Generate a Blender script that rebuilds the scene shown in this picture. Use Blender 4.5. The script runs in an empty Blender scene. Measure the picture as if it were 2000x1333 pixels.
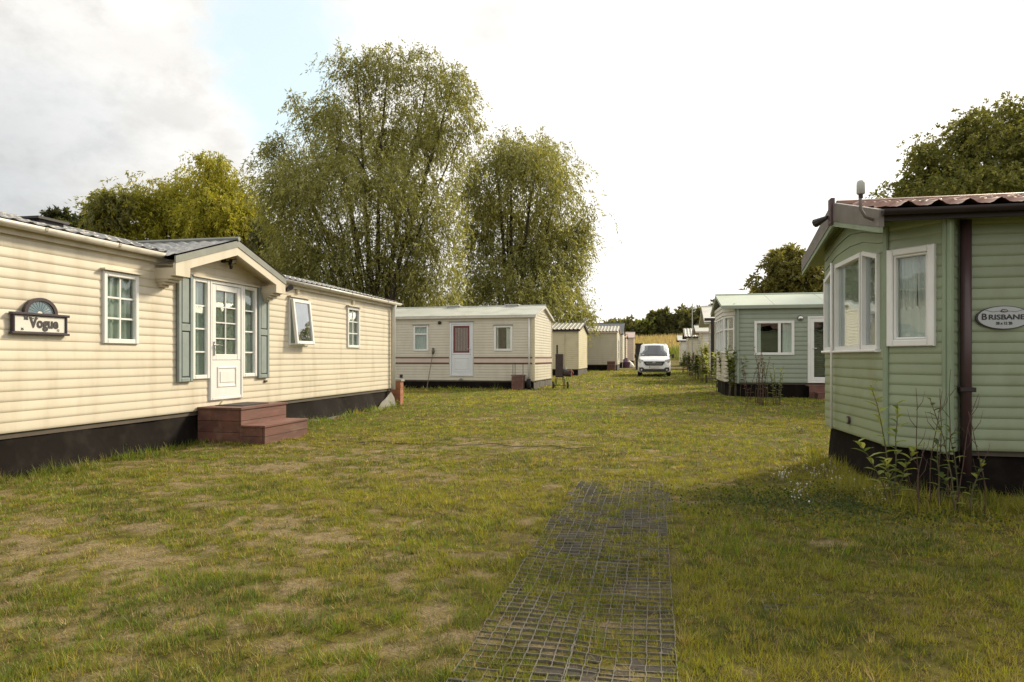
import bpy, math, random
import numpy as np
from mathutils import Vector
R = math.radians
sc = bpy.context.scene
col = sc.collection
rnd = random.Random(7)
rs = np.random.RandomState(11)

# ------------------------------------------------------------------ camera
H = 1.25                      # eye height
YAW = R(11.78)                # lane runs along +Y, the camera looks a little left of it
F = 1333.0; HZ = 699.0        # focal length and horizon of the 2000 px photograph, for measuring
SA, CA = math.sin(YAW), math.cos(YAW)
cam = bpy.data.objects.new('camera', bpy.data.cameras.new('camera'))
col.objects.link(cam); sc.camera = cam
cam.location = (0, 0, H); cam.rotation_euler = (R(90), 0, YAW)
cam.data.sensor_width = 36; cam.data.lens = 24; cam.data.shift_y = 0.01625
cam.data.clip_end = 3000; cam.data.clip_start = 0.05
cam.data.dof.use_dof = False

# ------------------------------------------------------------------ sky, sun, exposure
SUN_AZ, SUN_EL = R(37), R(31)     # azimuth measured from +Y towards +X
w = bpy.data.worlds.new('World'); sc.world = w; w.use_nodes = True
nt = w.node_tree; nt.nodes.clear()
def N(t, **k):
    n = nt.nodes.new(t)
    for a, b in k.items(): setattr(n, a, b)
    return n
def L(a, b): nt.links.new(a, b)
sky = N('ShaderNodeTexSky', sky_type='NISHITA', sun_disc=False)
sky.sun_elevation = SUN_EL; sky.sun_rotation = SUN_AZ; sky.dust_density = 2.0
tc = N('ShaderNodeTexCoord')
def wmath(op, a, b=None, clamp=False):
    n = N('ShaderNodeMath', operation=op); n.use_clamp = clamp
    for i, v in enumerate((a, b)):
        if v is None: continue
        if isinstance(v, (int, float)): n.inputs[i].default_value = v
        else: L(v, n.inputs[i])
    return n.outputs[0]
def wnoise(scale, detail, rough, zs=1.0, off=(0, 0, 0)):
    mp = N('ShaderNodeMapping'); mp.inputs['Scale'].default_value = (1, 1, zs); mp.inputs['Location'].default_value = off
    L(tc.outputs['Generated'], mp.inputs['Vector'])
    n = N('ShaderNodeTexNoise'); n.inputs['Scale'].default_value = scale; n.inputs['Detail'].default_value = detail
    n.inputs['Roughness'].default_value = rough
    L(mp.outputs[0], n.inputs['Vector']); return n.outputs['Fac']
def ray(px, py):
    u = (px-1000)/F
    return Vector((-SA+u*CA, CA+u*SA, (HZ-py)/F)).normalized()
def wdist(px, py, sx=1, sz=1):
    d = ray(px, py)
    s = N('ShaderNodeVectorMath', operation='SUBTRACT'); s.inputs[1].default_value = d
    L(tc.outputs['Generated'], s.inputs[0])
    m = N('ShaderNodeVectorMath', operation='MULTIPLY'); m.inputs[1].default_value = (sx, sx, sz); L(s.outputs[0], m.inputs[0])
    l = N('ShaderNodeVectorMath', operation='LENGTH'); L(m.outputs[0], l.inputs[0]); return l.outputs['Value']
def wramp(v, a, b, c0=0.0, c1=1.0):
    n = N('ShaderNodeMapRange', interpolation_type='SMOOTHSTEP')
    for i, x in enumerate((a, b, c0, c1)): n.inputs[1+i].default_value = x
    L(v, n.inputs[0]); return n.outputs[0]
n1 = wnoise(3.2, 8, .6, 1.8); n2 = wnoise(7.0, 9, .62, 1.6, (3, 1, 2)); n3 = wnoise(1.6, 5, .5, 1.5, (5, 5, 1))
# gap of blue between the clouds, ragged by noise
gap = wmath('ADD', wdist(560, 80, 1.75, .60), wmath('MULTIPLY', wmath('SUBTRACT', n2, .5), .42))
gapm = wramp(gap, .07, .20, 1, 0)
gap2 = wmath('ADD', wdist(1495, 240, 1.4, 2.6), wmath('MULTIPLY', wmath('SUBTRACT', n2, .5), .20))
gapm2 = wramp(gap2, .0, .12, .75, 0)
gaps = wmath('MAXIMUM', gapm, gapm2)
far_gap = wmath('MULTIPLY', wramp(n3, .60, .72), .6)       # other gaps elsewhere in the sky
vd = N('ShaderNodeVectorMath', operation='DOT_PRODUCT'); L(tc.outputs['Generated'], vd.inputs[0]); vd.inputs[1].default_value = (-SA, CA, 0)
far_gap = wmath('MULTIPLY', far_gap, wramp(vd.outputs['Value'], .55, .2))
cover = wmath('SUBTRACT', 1, wmath('MAXIMUM', gaps, far_gap), True)
# cloud brightness: grey underside of the big cloud at left, white elsewhere, brighter towards the sun
gd = wmath('ADD', wdist(-60, 330, 1, 1.15), wmath('MULTIPLY', wmath('SUBTRACT', n1, .5), .75))
grey = wramp(gd, -.05, .30, .60, 0)
fl = wmath('ADD', wramp(n1, .42, .62, .0, .16), wramp(n2, .42, .66, .0, .16))
sd = N('ShaderNodeVectorMath', operation='DOT_PRODUCT'); L(tc.outputs['Generated'], sd.inputs[0])
sd.inputs[1].default_value = (math.sin(SUN_AZ)*math.cos(SUN_EL), math.cos(SUN_AZ)*math.cos(SUN_EL), math.sin(SUN_EL))
glow = wramp(sd.outputs['Value'], .35, 1.0, 0, 1.0)
CLOUD = 7.3
br = wmath('MULTIPLY', wmath('SUBTRACT', 1, wmath('MULTIPLY', grey, .62)), wmath('SUBTRACT', 1, fl))
br = wmath('ADD', br, wmath('MULTIPLY', glow, .26))
br = wmath('MULTIPLY', br, CLOUD)
cc = N('ShaderNodeMix', data_type='RGBA'); L(grey, cc.inputs['Factor'])
cc.inputs['A'].default_value = (1.0, .975, .93, 1); cc.inputs['B'].default_value = (.93, 1.0, 1.06, 1)
cl = N('ShaderNodeVectorMath', operation='SCALE'); L(cc.outputs['Result'], cl.inputs[0]); L(br, cl.inputs['Scale'])
sk = N('ShaderNodeVectorMath', operation='MULTIPLY_ADD'); L(sky.outputs[0], sk.inputs[0])
sk.inputs[1].default_value = (.5, .5, .45); sk.inputs[2].default_value = (4.1, 4.75, 4.85)   # thin veil in front of the blue
mx = N('ShaderNodeMix', data_type='RGBA'); L(cover, mx.inputs['Factor']); L(sk.outputs[0], mx.inputs['A']); L(cl.outputs[0], mx.inputs['B'])
bg = N('ShaderNodeBackground'); bg.inputs['Strength'].default_value = 0.12; L(mx.outputs['Result'], bg.inputs['Color'])
wo = N('ShaderNodeOutputWorld'); L(bg.outputs[0], wo.inputs['Surface'])

sl = bpy.data.lights.new('sun', 'SUN'); sl.energy = 4.2; sl.angle = R(9.0); sl.color = (1, .87, .64)
sun = bpy.data.objects.new('sun', sl); col.objects.link(sun)
sdv = Vector((math.sin(SUN_AZ)*math.cos(SUN_EL), math.cos(SUN_AZ)*math.cos(SUN_EL), math.sin(SUN_EL)))
sun.rotation_euler = sdv.to_track_quat('Z', 'Y').to_euler(); sun.location = (30, 40, 40)
sc.view_settings.view_transform = 'Standard'; sc.view_settings.look = 'None'
sc.view_settings.exposure = 0.42; sc.view_settings.gamma = 1; sc.view_settings.use_curve_mapping = False

# ------------------------------------------------------------------ materials
def rgba(c): return (c[0], c[1], c[2], 1)
def mat(name, c, rough=.6, var=.12, scale=3.0, c2=None, bump=0.0, bscale=40, metal=0.0, spec=.5, stretch=(1, 1, 1), dirt=None):
    m = bpy.data.materials.new(name); m.use_nodes = True
    t = m.node_tree; b = t.nodes['Principled BSDF']
    b.inputs['Roughness'].default_value = rough; b.inputs['Metallic'].default_value = metal
    b.inputs['Specular IOR Level'].default_value = spec
    tcn = t.nodes.new('ShaderNodeTexCoord'); mp = t.nodes.new('ShaderNodeMapping'); mp.inputs['Scale'].default_value = stretch
    t.links.new(tcn.outputs['Object'], mp.inputs['Vector'])
    n = t.nodes.new('ShaderNodeTexNoise'); n.inputs['Scale'].default_value = scale; n.inputs['Detail'].default_value = 6
    n.inputs['Roughness'].default_value = .65
    t.links.new(mp.outputs[0], n.inputs['Vector'])
    mr = t.nodes.new('ShaderNodeMapRange'); mr.inputs[1].default_value = .32; mr.inputs[2].default_value = .68
    t.links.new(n.outputs['Fac'], mr.inputs[0])
    mx = t.nodes.new('ShaderNodeMix'); mx.data_type = 'RGBA'
    t.links.new(mr.outputs[0], mx.inputs['Factor'])
    c2 = c2 or tuple(x*(1-var*1.6) for x in c)
    mx.inputs['A'].default_value = rgba(c); mx.inputs['B'].default_value = rgba(c2)
    out = mx.outputs['Result']
    if 'vinyl' in name or 'wood' in name or 'brick' in name:      # each board a shade of its own
        oi = t.nodes.new('ShaderNodeObjectInfo'); rr = t.nodes.new('ShaderNodeMapRange'); k = .07 if 'vinyl' in name else .22
        rr.inputs[3].default_value = 1-k; rr.inputs[4].default_value = 1+k*.4; t.links.new(oi.outputs['Random'], rr.inputs[0])
        hv = t.nodes.new('ShaderNodeHueSaturation'); t.links.new(out, hv.inputs['Color']); t.links.new(rr.outputs[0], hv.inputs['Value']); out = hv.outputs['Color']
    if dirt:                                            # grime streaks and splashes, a stain of its own
        dn = t.nodes.new('ShaderNodeTexNoise'); dn.inputs['Scale'].default_value = dirt[1]; dn.inputs['Detail'].default_value = 8
        dm = t.nodes.new('ShaderNodeMapping'); dm.inputs['Scale'].default_value = dirt[2]
        t.links.new(tcn.outputs['Object'], dm.inputs['Vector']); t.links.new(dm.outputs[0], dn.inputs['Vector'])
        dr = t.nodes.new('ShaderNodeMapRange'); dr.inputs[1].default_value = .5; dr.inputs[2].default_value = .8
        dr.inputs[4].default_value = dirt[3]; t.links.new(dn.outputs['Fac'], dr.inputs[0])
        m2 = t.nodes.new('ShaderNodeMix'); m2.data_type = 'RGBA'; t.links.new(dr.outputs[0], m2.inputs['Factor'])
        t.links.new(out, m2.inputs['A']); m2.inputs['B'].default_value = rgba(dirt[0]); out = m2.outputs['Result']
    t.links.new(out, b.inputs['Base Color'])
    if bump:
        bn = t.nodes.new('ShaderNodeTexNoise'); bn.inputs['Scale'].default_value = bscale; bn.inputs['Detail'].default_value = 5
        t.links.new(mp.outputs[0], bn.inputs['Vector'])
        bp = t.nodes.new('ShaderNodeBump'); bp.inputs['Strength'].default_value = bump; bp.inputs['Distance'].default_value = .01
        t.links.new(bn.outputs['Fac'], bp.inputs['Height']); t.links.new(bp.outputs[0], b.inputs['Normal'])
    return m
SG = (.30, .24, .15)
M = {
 'cream': mat('cream_vinyl', (.64, .58, .465), .42, .05, 1.5, bump=.12, bscale=6, dirt=(SG, 2.6, (1.3, 1.6, .3), .42)),
 'cream2': mat('pale_cream_vinyl', (.64, .60, .50), .45, .05, 1.5, bump=.12, bscale=6, dirt=(SG, 2.2, (1.2, 1.2, .5), .25)),
 'ivory': mat('ivory_vinyl', (.66, .60, .42), .5, .06, 1.5, dirt=(SG, 2.0, (1, 1, 1), .3)),
 'pinkcream': mat('pink_cream_panel', (.60, .50, .42), .5, .08, 2),
 'stripe_pink': mat('dusky_pink_stripe', (.42, .24, .22), .45, .06, 4),
 'stripe_dark': mat('dark_brown_stripe', (.09, .03, .035), .45, .06, 4),
 'green': mat('sage_green_vinyl', (.285, .34, .22), .36, .08, 2.0, bump=.12, bscale=7, dirt=((.16, .15, .08), 2.5, (1, 1, .6), .45)),
 'green_trim': mat('sage_green_trim', (.24, .305, .20), .45, .08, 3, dirt=((.14, .13, .08), 5, (1, 1, .5), .4)),
 'green2': mat('grey_green_vinyl', (.30, .345, .275), .42, .06, 2.0, bump=.1, bscale=7, dirt=((.17, .17, .12), 2.5, (1, 1, .6), .3)),
 'white': mat('white_upvc', (.76, .76, .74), .3, .04, 5, dirt=((.40, .38, .30), 6, (1, 1, .4), .22)),
 'whitewall': mat('off_white_vinyl', (.70, .68, .62), .45, .06, 2, dirt=(SG, 3, (1, 1, .5), .25)),
 'gutter': mat('cream_white_gutter', (.60, .575, .52), .4, .08, 4, dirt=((.22, .2, .14), 5, (1, 1, 1), .5)),
 'brown': mat('dark_brown_plastic', (.024, .015, .015), .6, .15, 6),
 'brownpipe': mat('brown_pvc_pipe', (.075, .042, .045), .38, .15, 6),
 'black': mat('black_plastic', (.022, .018, .018), .5, .2, 12),
 'skirt': mat('black_damp_sheet', (.009, .006, .005), .8, .3, 5, bump=.8, bscale=5, spec=.12, dirt=((.05, .04, .028), 5, (1, 1, 1), .4)),
 'greyskirt': mat('weathered_grey_board', (.13, .12, .11), .8, .3, 6, (.06, .055, .05), bump=.4, bscale=30),
 'shutter': mat('grey_green_shutter', (.24, .285, .275), .55, .08, 8, dirt=((.13, .14, .12), 7, (1, 1, .5), .4)),
 'shutter_dark': mat('shutter_groove', (.10, .13, .125), .6, .1, 8),
 'slate': mat('dark_grey_roof_sheet', (.22, .22, .22), .42, .25, 4, (.10, .10, .10), bump=.3, bscale=50, dirt=((.42, .41, .37), 7, (1, 1, 1), .6)),
 'palesheet': mat('pale_ribbed_roof_sheet', (.46, .45, .40), .5, .15, 2, dirt=((.2, .19, .14), 3, (1, 1, 1), .5)),
 'paleroof': mat('pale_grey_roof', (.50, .51, .46), .5, .08, .8, (.40, .42, .37), dirt=((.25, .25, .17), 1.6, (1, 1, 1), .45)),
 'greenroof': mat('pale_green_roof', (.44, .50, .40), .5, .06, .8, dirt=((.25, .27, .19), 2, (1, 1, 1), .3)),
 'blueslate': mat('blue_grey_roof', (.10, .115, .13), .6, .1, 3),
 'orangetile': mat('orange_roof', (.42, .27, .17), .7, .15, 5),
 'pinkroof': mat('pink_roof', (.50, .40, .36), .7, .1, 5),
 'tile': mat('terracotta_brown_roof_tile', (.30, .155, .11), .5, .2, 5, (.19, .10, .08), bump=.3, bscale=60, dirt=((.12, .11, .07), 5, (1, 1, 1), .5)),
 'barge': mat('weathered_taupe_barge', (.17, .145, .13), .45, .2, 4, (.11, .095, .085), dirt=((.30, .26, .22), 6, (1, 1, 1), .4)),
 'greymetal': mat('grey_green_metal_flashing', (.24, .25, .22), .45, .15, 4, dirt=((.12, .12, .09), 5, (1, 1, 1), .4)),
 'plank': mat('red_brown_painted_wood', (.19, .08, .058), .65, .3, 4, (.095, .042, .034), bump=.5, bscale=18, stretch=(1, .15, 1), dirt=((.28, .2, .14), 9, (1, .3, 1), .4)),
 'mat': mat('dark_door_mat', (.05, .045, .04), .95, .3, 40, bump=.6, bscale=120),
 'brick': mat('orange_brick', (.42, .17, .085), .85, .3, 9, (.28, .11, .06), bump=.6, bscale=60),
 'mortar': mat('mortar', (.30, .27, .22), .95, .2, 20),
 'tarp': mat('faded_grey_tarp', (.15, .14, .11), .7, .2, 5, (.07, .065, .05), bump=.5, bscale=9),
 'bark': mat('willow_bark', (.07, .055, .042), .95, .3, 6, (.03, .024, .02), bump=1, bscale=14, stretch=(1, 1, .3)),
 'stem': mat('green_brown_stem', (.12, .10, .05), .7, .3, 12),
 'twig': mat('dry_red_brown_twig', (.10, .055, .04), .8, .3, 12),
 'blind': mat('grey_blind', (.33, .33, .34), .8, .1, 3),
 'red': mat('burgundy_stained_glass', (.17, .03, .035), .45, .2, 10),
 'lead': mat('lead_pattern_glass', (.16, .12, .11), .35, .5, 35, (.30, .26, .23)),
 'doorwhite': mat('blue_white_door', (.68, .71, .74), .35, .04, 4),
 'lace': mat('grey_green_curtain', (.52, .56, .50), .9, .1, 3, bump=.2, bscale=20),
 'whitelace': mat('white_net_curtain', (.80, .80, .78), .9, .1, 3),
 'pattern': mat('patterned_glass_film', (.30, .32, .25), .5, .6, 26, (.07, .09, .05)),
 'rust': mat('rusty_black_steel', (.06, .04, .033), .65, .4, 8, (.03, .02, .018), bump=.4, bscale=40),
 'redpaint': mat('red_painted_steel', (.32, .035, .03), .45, .2, 8),
 'signdark': mat('dark_aubergine_sign_frame', (.045, .03, .038), .4, .1, 8),
 'signwhite': mat('sign_off_white', (.68, .66, .60), .5, .05, 6),
 'signblue': mat('sign_slate_blue', (.13, .20, .25), .5, .1, 6),
 'signsilver': mat('sign_silver_grey', (.43, .45, .47), .35, .05, 3),
 'ink': mat('dark_ink', (.035, .03, .032), .6, .1, 5),
 'wood': mat('weathered_pale_wood', (.25, .19, .12), .8, .3, 10, stretch=(1, 1, .2)),
 'paint': mat('white_car_paint', (.80, .80, .80), .22, .02, 2),
 'tyre': mat('black_rubber', (.018, .018, .018), .85, .2, 20),
 'rim': mat('grey_alloy', (.35, .35, .36), .35, .1, 10, metal=.8),
 'purple': mat('purple_plastic', (.11, .05, .10), .4, .1, 5),
 'plastic': mat('pale_grey_plastic', (.48, .49, .46), .45, .08, 5),
 'chrome': mat('bright_metal', (.6, .6, .6), .25, .05, 5, metal=1),
 'grid': mat('weathered_grey_plastic_grid', (.20, .185, .15), .7, .4, 9, (.10, .09, .07)),
 'floor': mat('dark_inner_floor', (.10, .08, .06), .8, .2, 4),
 'innerwall': mat('warm_inner_wall', (.16, .10, .065), .8, .2, 3),
 'concrete': mat('grey_paving_slab', (.30, .29, .28), .85, .15, 8, bump=.3, bscale=60),
}
def glass(name, tint=(.75, .8, .78), refl=.10):
    m = bpy.data.materials.new(name); m.use_nodes = True; t = m.node_tree; t.nodes.clear()
    o = t.nodes.new('ShaderNodeOutputMaterial'); mixs = t.nodes.new('ShaderNodeMixShader')
    tr = t.nodes.new('ShaderNodeBsdfTransparent'); tr.inputs[0].default_value = rgba(tint)
    gl = t.nodes.new('ShaderNodeBsdfGlossy'); gl.inputs['Roughness'].default_value = .02; gl.inputs['Color'].default_value = (.95, .97, 1, 1)
    lf = t.nodes.new('ShaderNodeLayerWeight'); lf.inputs['Blend'].default_value = .5
    lw = t.nodes.new('ShaderNodeMath'); lw.operation = 'POWER'; lw.inputs[1].default_value = 3.2; t.links.new(lf.outputs['Facing'], lw.inputs[0])
    a = t.nodes.new('ShaderNodeMath'); a.operation = 'ADD'; a.inputs[1].default_value = refl; a.use_clamp = True
    ns = t.nodes.new('ShaderNodeTexNoise'); ns.inputs['Scale'].default_value = 2.2; ns.inputs['Detail'].default_value = 1
    tcn = t.nodes.new('ShaderNodeTexCoord'); t.links.new(tcn.outputs['Object'], ns.inputs['Vector'])
    bp = t.nodes.new('ShaderNodeBump'); bp.inputs['Strength'].default_value = .12; bp.inputs['Distance'].default_value = .04
    t.links.new(ns.outputs['Fac'], bp.inputs['Height']); t.links.new(bp.outputs[0], gl.inputs['Normal'])
    t.links.new(lw.outputs[0], a.inputs[0]); t.links.new(a.outputs[0], mixs.inputs[0])
    t.links.new(tr.outputs[0], mixs.inputs[1]); t.links.new(gl.outputs[0], mixs.inputs[2]); t.links.new(mixs.outputs[0], o.inputs[0])
    return m
M['glass'] = glass('window_glass', (.86, .9, .88), .05); M['carglass'] = glass('windscreen_glass', (.35, .42, .42), .16)
M['mirrorglass'] = glass('tilted_window_glass', (.5, .55, .55), .30)
def leafmat(name, trans=.45, gain=1.0):
    m = bpy.data.materials.new(name); m.use_nodes = True; t = m.node_tree; t.nodes.clear()
    o = t.nodes.new('ShaderNodeOutputMaterial'); a = t.nodes.new('ShaderNodeAttribute'); a.attribute_name = 'Col'
    d = t.nodes.new('ShaderNodeBsdfPrincipled'); d.inputs['Roughness'].default_value = .55; d.inputs['Specular IOR Level'].default_value = .3
    tr = t.nodes.new('ShaderNodeBsdfTranslucent')
    g = t.nodes.new('ShaderNodeMix'); g.data_type = 'RGBA'; g.blend_type = 'MULTIPLY'; g.inputs['Factor'].default_value = 1
    g.inputs['B'].default_value = (1.25*gain, 1.2*gain, .55*gain, 1)
    ms = t.nodes.new('ShaderNodeMixShader'); ms.inputs[0].default_value = trans
    t.links.new(a.outputs['Color'], d.inputs['Base Color']); t.links.new(a.outputs['Color'], g.inputs['A']); t.links.new(g.outputs['Result'], tr.inputs[0])
    t.links.new(d.outputs[0], ms.inputs[1]); t.links.new(tr.outputs[0], ms.inputs[2]); t.links.new(ms.outputs[0], o.inputs[0])
    return m
M['leaf'] = leafmat('leaves', .42); M['grassblade'] = leafmat('grass_blades', .35)

# ------------------------------------------------------------------ builders
ORIG = {}
def tag(o, label=None, cat=None, group=None, kind=None):
    if label: o['label'] = label
    if cat: o['category'] = cat
    if group: o['group'] = group
    if kind: o['kind'] = kind
    return o
def empty(name, loc, label, cat, group=None):
    o = bpy.data.objects.new(name, None); col.objects.link(o); o.location = loc; o.empty_display_size = .3
    ORIG[o.name] = Vector(loc); return tag(o, label, cat, group)
def link(name, me, m, parent, org):
    if m is not None: me.materials.append(M[m] if isinstance(m, str) else m)
    o = bpy.data.objects.new(name, me); col.objects.link(o)
    if parent is not None: o.parent = parent; ORIG[o.name] = org
    else: o.location = org; ORIG[o.name] = Vector(org)
    return o
class Fr:
    """wall frame: s along, d outward, z up"""
    def __init__(s, x, y, ang): s.o = (x, y); s.e = (math.cos(ang), math.sin(ang)); s.n = (math.sin(ang), -math.cos(ang))
    def __call__(s, a, d, z): return (s.o[0]+a*s.e[0]+d*s.n[0], s.o[1]+a*s.e[1]+d*s.n[1], z)
    def at(s, px, d=0.0):        # measure: where the sight line of a photo column meets this wall
        u = (px-1000)/F; dx, dy = -SA+u*CA, CA+u*SA
        ox, oy = s.o[0]+d*s.n[0], s.o[1]+d*s.n[1]
        det = dx*(-s.e[1])+dy*s.e[0]
        Z = (ox*(-s.e[1])+oy*s.e[0])/det
        a = (Z*dx-ox)*s.e[0]+(Z*dy-oy)*s.e[1]
        return a, Z
    def pt(s, px, py, d=0.0):
        a, Z = s.at(px, d); return a, H-(py-HZ)*Z/F
    def rect(s, x0, x1, y0, y1, d=0.0):   # y0/y1 measured at the middle column
        a0, _ = s.at(x0, d); a1, _ = s.at(x1, d); _, Z = s.at((x0+x1)/2, d)
        return min(a0, a1), max(a0, a1), H-(y1-HZ)*Z/F, H-(y0-HZ)*Z/F
WORLD = Fr(0, 0, 0)
class MB:
    def __init__(s): s.v = []; s.f = []
    def add(s, vs, fs):
        k = len(s.v); s.v += [tuple(v) for v in vs]; s.f += [tuple(i+k for i in f) for f in fs]; return s
    def box(s, fr, a0, a1, d0, d1, z0, z1, bev=0.0):
        if bev:
            b = bev
            ring = [(a0+b, d1), (a1-b, d1), (a1, d1-b), (a1, d0), (a0, d0), (a0, d1-b)]
            # bevel on the outward face all round
            vs = [fr(a0, d0, z0), fr(a1, d0, z0), fr(a1, d0, z1), fr(a0, d0, z1),
                  fr(a0, d1-b, z0), fr(a1, d1-b, z0), fr(a1, d1-b, z1), fr(a0, d1-b, z1),
                  fr(a0+b, d1, z0+b), fr(a1-b, d1, z0+b), fr(a1-b, d1, z1-b), fr(a0+b, d1, z1-b)]
            fs = [(0, 1, 2, 3)]
            for i in range(4): j = (i+1) % 4; fs += [(i, j, 4+j, 4+i), (4+i, 4+j, 8+j, 8+i)]
            fs.append((8, 9, 10, 11)); return s.add(vs, fs)
        vs = [fr(a, d, z) for z in (z0, z1) for a, d in ((a0, d0), (a1, d0), (a1, d1), (a0, d1))]
        return s.add(vs, [(0, 1, 2, 3), (4, 5, 6, 7), (0, 1, 5, 4), (1, 2, 6, 5), (2, 3, 7, 6), (3, 0, 4, 7)])
    def wbox(s, x0, x1, y0, y1, z0, z1): return s.box(Fr(0, 0, 0), x0, x1, -y1, -y0, z0, z1)
    def poly(s, fr, pts, d0, d1):  # prism from outline in (s,z)
        n = len(pts); vs = [fr(a, d0, z) for a, z in pts]+[fr(a, d1, z) for a, z in pts]
        return s.add(vs, [tuple(range(n)), tuple(range(n, 2*n))]+[(i, (i+1) % n, n+(i+1) % n, n+i) for i in range(n)])
    def tube(s, pts, r, n=8, cap=True):
        pts = [Vector(p) for p in pts]; rr = r if isinstance(r, (list, tuple)) else [r]*len(pts)
        k = len(s.v); prev = None
        for i, p in enumerate(pts):
            t = (pts[min(i+1, len(pts)-1)]-pts[max(i-1, 0)]).normalized()
            if prev is None: a = t.orthogonal().normalized()
            else: a = (prev-t*prev.dot(t)).normalized()
            prev = a; b = t.cross(a)
            for j in range(n):
                q = 2*math.pi*j/n; s.v.append(tuple(p+(a*math.cos(q)+b*math.sin(q))*rr[i]))
        for i in range(len(pts)-1):
            for j in range(n):
                s.f.append((k+i*n+j, k+i*n+(j+1) % n, k+(i+1)*n+(j+1) % n, k+(i+1)*n+j))
        if cap: s.f.append(tuple(k+j for j in range(n))); s.f.append(tuple(k+(len(pts)-1)*n+j for j in range(n)))
        return s
    def build(s, name, m, parent=None, org=None, smooth=False, recalc=True):
        if parent is not None: org = ORIG[parent.name]
        elif org is None: org = Vector((0, 0, 0))
        org = Vector(org)
        me = bpy.data.meshes.new(name); me.from_pydata([tuple(Vector(v)-org) for v in s.v], [], s.f)
        if recalc:
            import bmesh
            bm = bmesh.new(); bm.from_mesh(me); bmesh.ops.recalc_face_normals(bm, faces=bm.faces); bm.to_mesh(me); bm.free()
        if smooth: me.polygons.foreach_set('use_smooth', [True]*len(me.polygons))
        me.update()
        return link(name, me, m, parent, org)
def np_mesh(name, V, k, colr, m, parent=None, org=(0, 0, 0)):
    """V: (n*k,3) vertices of n separate k-gons"""
    if parent is not None: org = ORIG[parent.name]
    org = Vector(org)
    V = V.reshape(-1, 3)-np.array(org); nv = len(V); nf = nv//k
    me = bpy.data.meshes.new(name)
    me.vertices.add(nv); me.vertices.foreach_set('co', V.astype(np.float32).ravel())
    me.loops.add(nv); me.loops.foreach_set('vertex_index', np.arange(nv, dtype=np.int32))
    me.polygons.add(nf); me.polygons.foreach_set('loop_start', np.arange(0, nv, k, dtype=np.int32))
    try: me.polygons.foreach_set('loop_total', np.full(nf, k, dtype=np.int32))
    except Exception: pass
    a = me.color_attributes.new('Col', 'FLOAT_COLOR', 'POINT')
    c = np.ones((nv, 4), np.float32); c[:, :3] = np.repeat(colr, k, axis=0) if len(colr) == nf else colr
    a.data.foreach_set('color', c.ravel()); me.update(); me.validate()
    return link(name, me, m, parent, org)

# smooth value noise on a lattice, for ground cover
_G = rs.rand(257, 257)
def vnoise(x, y, s):
    x = np.asarray(x)/s+61.3; y = np.asarray(y)/s+87.1
    xi = np.floor(x).astype(int); yi = np.floor(y).astype(int); fx = x-xi; fy = y-yi
    fx = fx*fx*(3-2*fx); fy = fy*fy*(3-2*fy); g = lambda a, b: _G[a % 257, b % 257]
    return (g(xi, yi)*(1-fx)+g(xi+1, yi)*fx)*(1-fy)+(g(xi, yi+1)*(1-fx)+g(xi+1, yi+1)*fx)*fy
def fbm(x, y, s, o=4):
    t = 0; a = 1; n = 0
    for i in range(o): t = t+a*vnoise(x+i*13.7, y-i*7.9, s/2**i); n += a; a *= .55
    return t/n
def sstep(a, b, x): t = np.clip((x-a)/(b-a), 0, 1); return t*t*(3-2*t)
def ground(x, y):
    x = np.asarray(x, float); y = np.asarray(y, float)
    z = np.clip(y-10, 0, 45)*.0075
    bank = sstep(72, 112, y)*(3.9+.5*np.sin(x*.05))
    hill = sstep(-30, -200, x)*2+sstep(40, 200, x)*2
    d = np.hypot(x, y)
    return z+bank+hill*sstep(50, 200, d)+(fbm(x, y, 2.6)-.5)*.07*sstep(0, 3, d)+(fbm(x*.7, y, .42, 3)-.5)*.055*sstep(60, 10, y)
def gz(x, y): return float(ground(x, y))
def cover(x, y):
    """0 bare soil .. 1 full grass"""
    x = np.asarray(x, float); y = np.asarray(y, float)
    n = fbm(x*.62+y*.25, y*1.0-x*.1, 1.05, 4)
    m2 = fbm((x+40)*.6, y+11, .27, 3)
    v = n*.30+m2*.36+fbm(x, y+31, .10, 2)*.34
    wear = np.exp(-(((x+3.1)/2.3)**2+((y-4.6)/2.9)**2))*.115
    wear += np.exp(-(((x+2.4)/1.8)**2+((y-9.2)/2.6)**2))*.06
    wear += np.exp(-(((x+4.4)/.9)**2+((y-2.4)/1.6)**2))*.06
    wear += np.exp(-(((x-1.6)/1.2)**2+((y-3.1)/1.3)**2))*.045
    for tx in (-1.0, .65): wear += np.exp(-((x-tx-.25*np.sin(y*.12))/.28)**2)*sstep(12, 22, y)*.075
    wear += np.exp(-(((x+1.6)/.7)**2+((y-23)/5.5)**2))*.07
    return sstep(.31, .47, v-wear*.85+.02)

# ------------------------------------------------------------------ ground
def axis(lo, hi, step, far, g=1.22):
    a = list(np.arange(lo, hi, step)); s = step; p = lo; left = []
    while p > -far: s *= g; p -= s; left.append(p)
    s = step; p = a[-1]; right = []
    while p < far: s *= g; p += s; right.append(p)
    return np.array(left[::-1]+a+right)
xs = axis(-7.2, 4.0, .055, 900, 1.08); ys = axis(1.5, 13, .055, 900, 1.06)
X, Y = np.meshgrid(xs, ys, indexing='ij'); Zg = ground(X, Y)
V = np.stack([X, Y, Zg], -1).reshape(-1, 3); nx, ny = X.shape
idx = np.arange(nx*ny).reshape(nx, ny)
Q = np.stack([idx[:-1, :-1], idx[1:, :-1], idx[1:, 1:], idx[:-1, 1:]], -1).reshape(-1, 4)
me = bpy.data.meshes.new('ground'); me.vertices.add(len(V)); me.vertices.foreach_set('co', V.astype(np.float32).ravel())
me.loops.add(Q.size); me.loops.foreach_set('vertex_index', Q.astype(np.int32).ravel())
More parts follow.
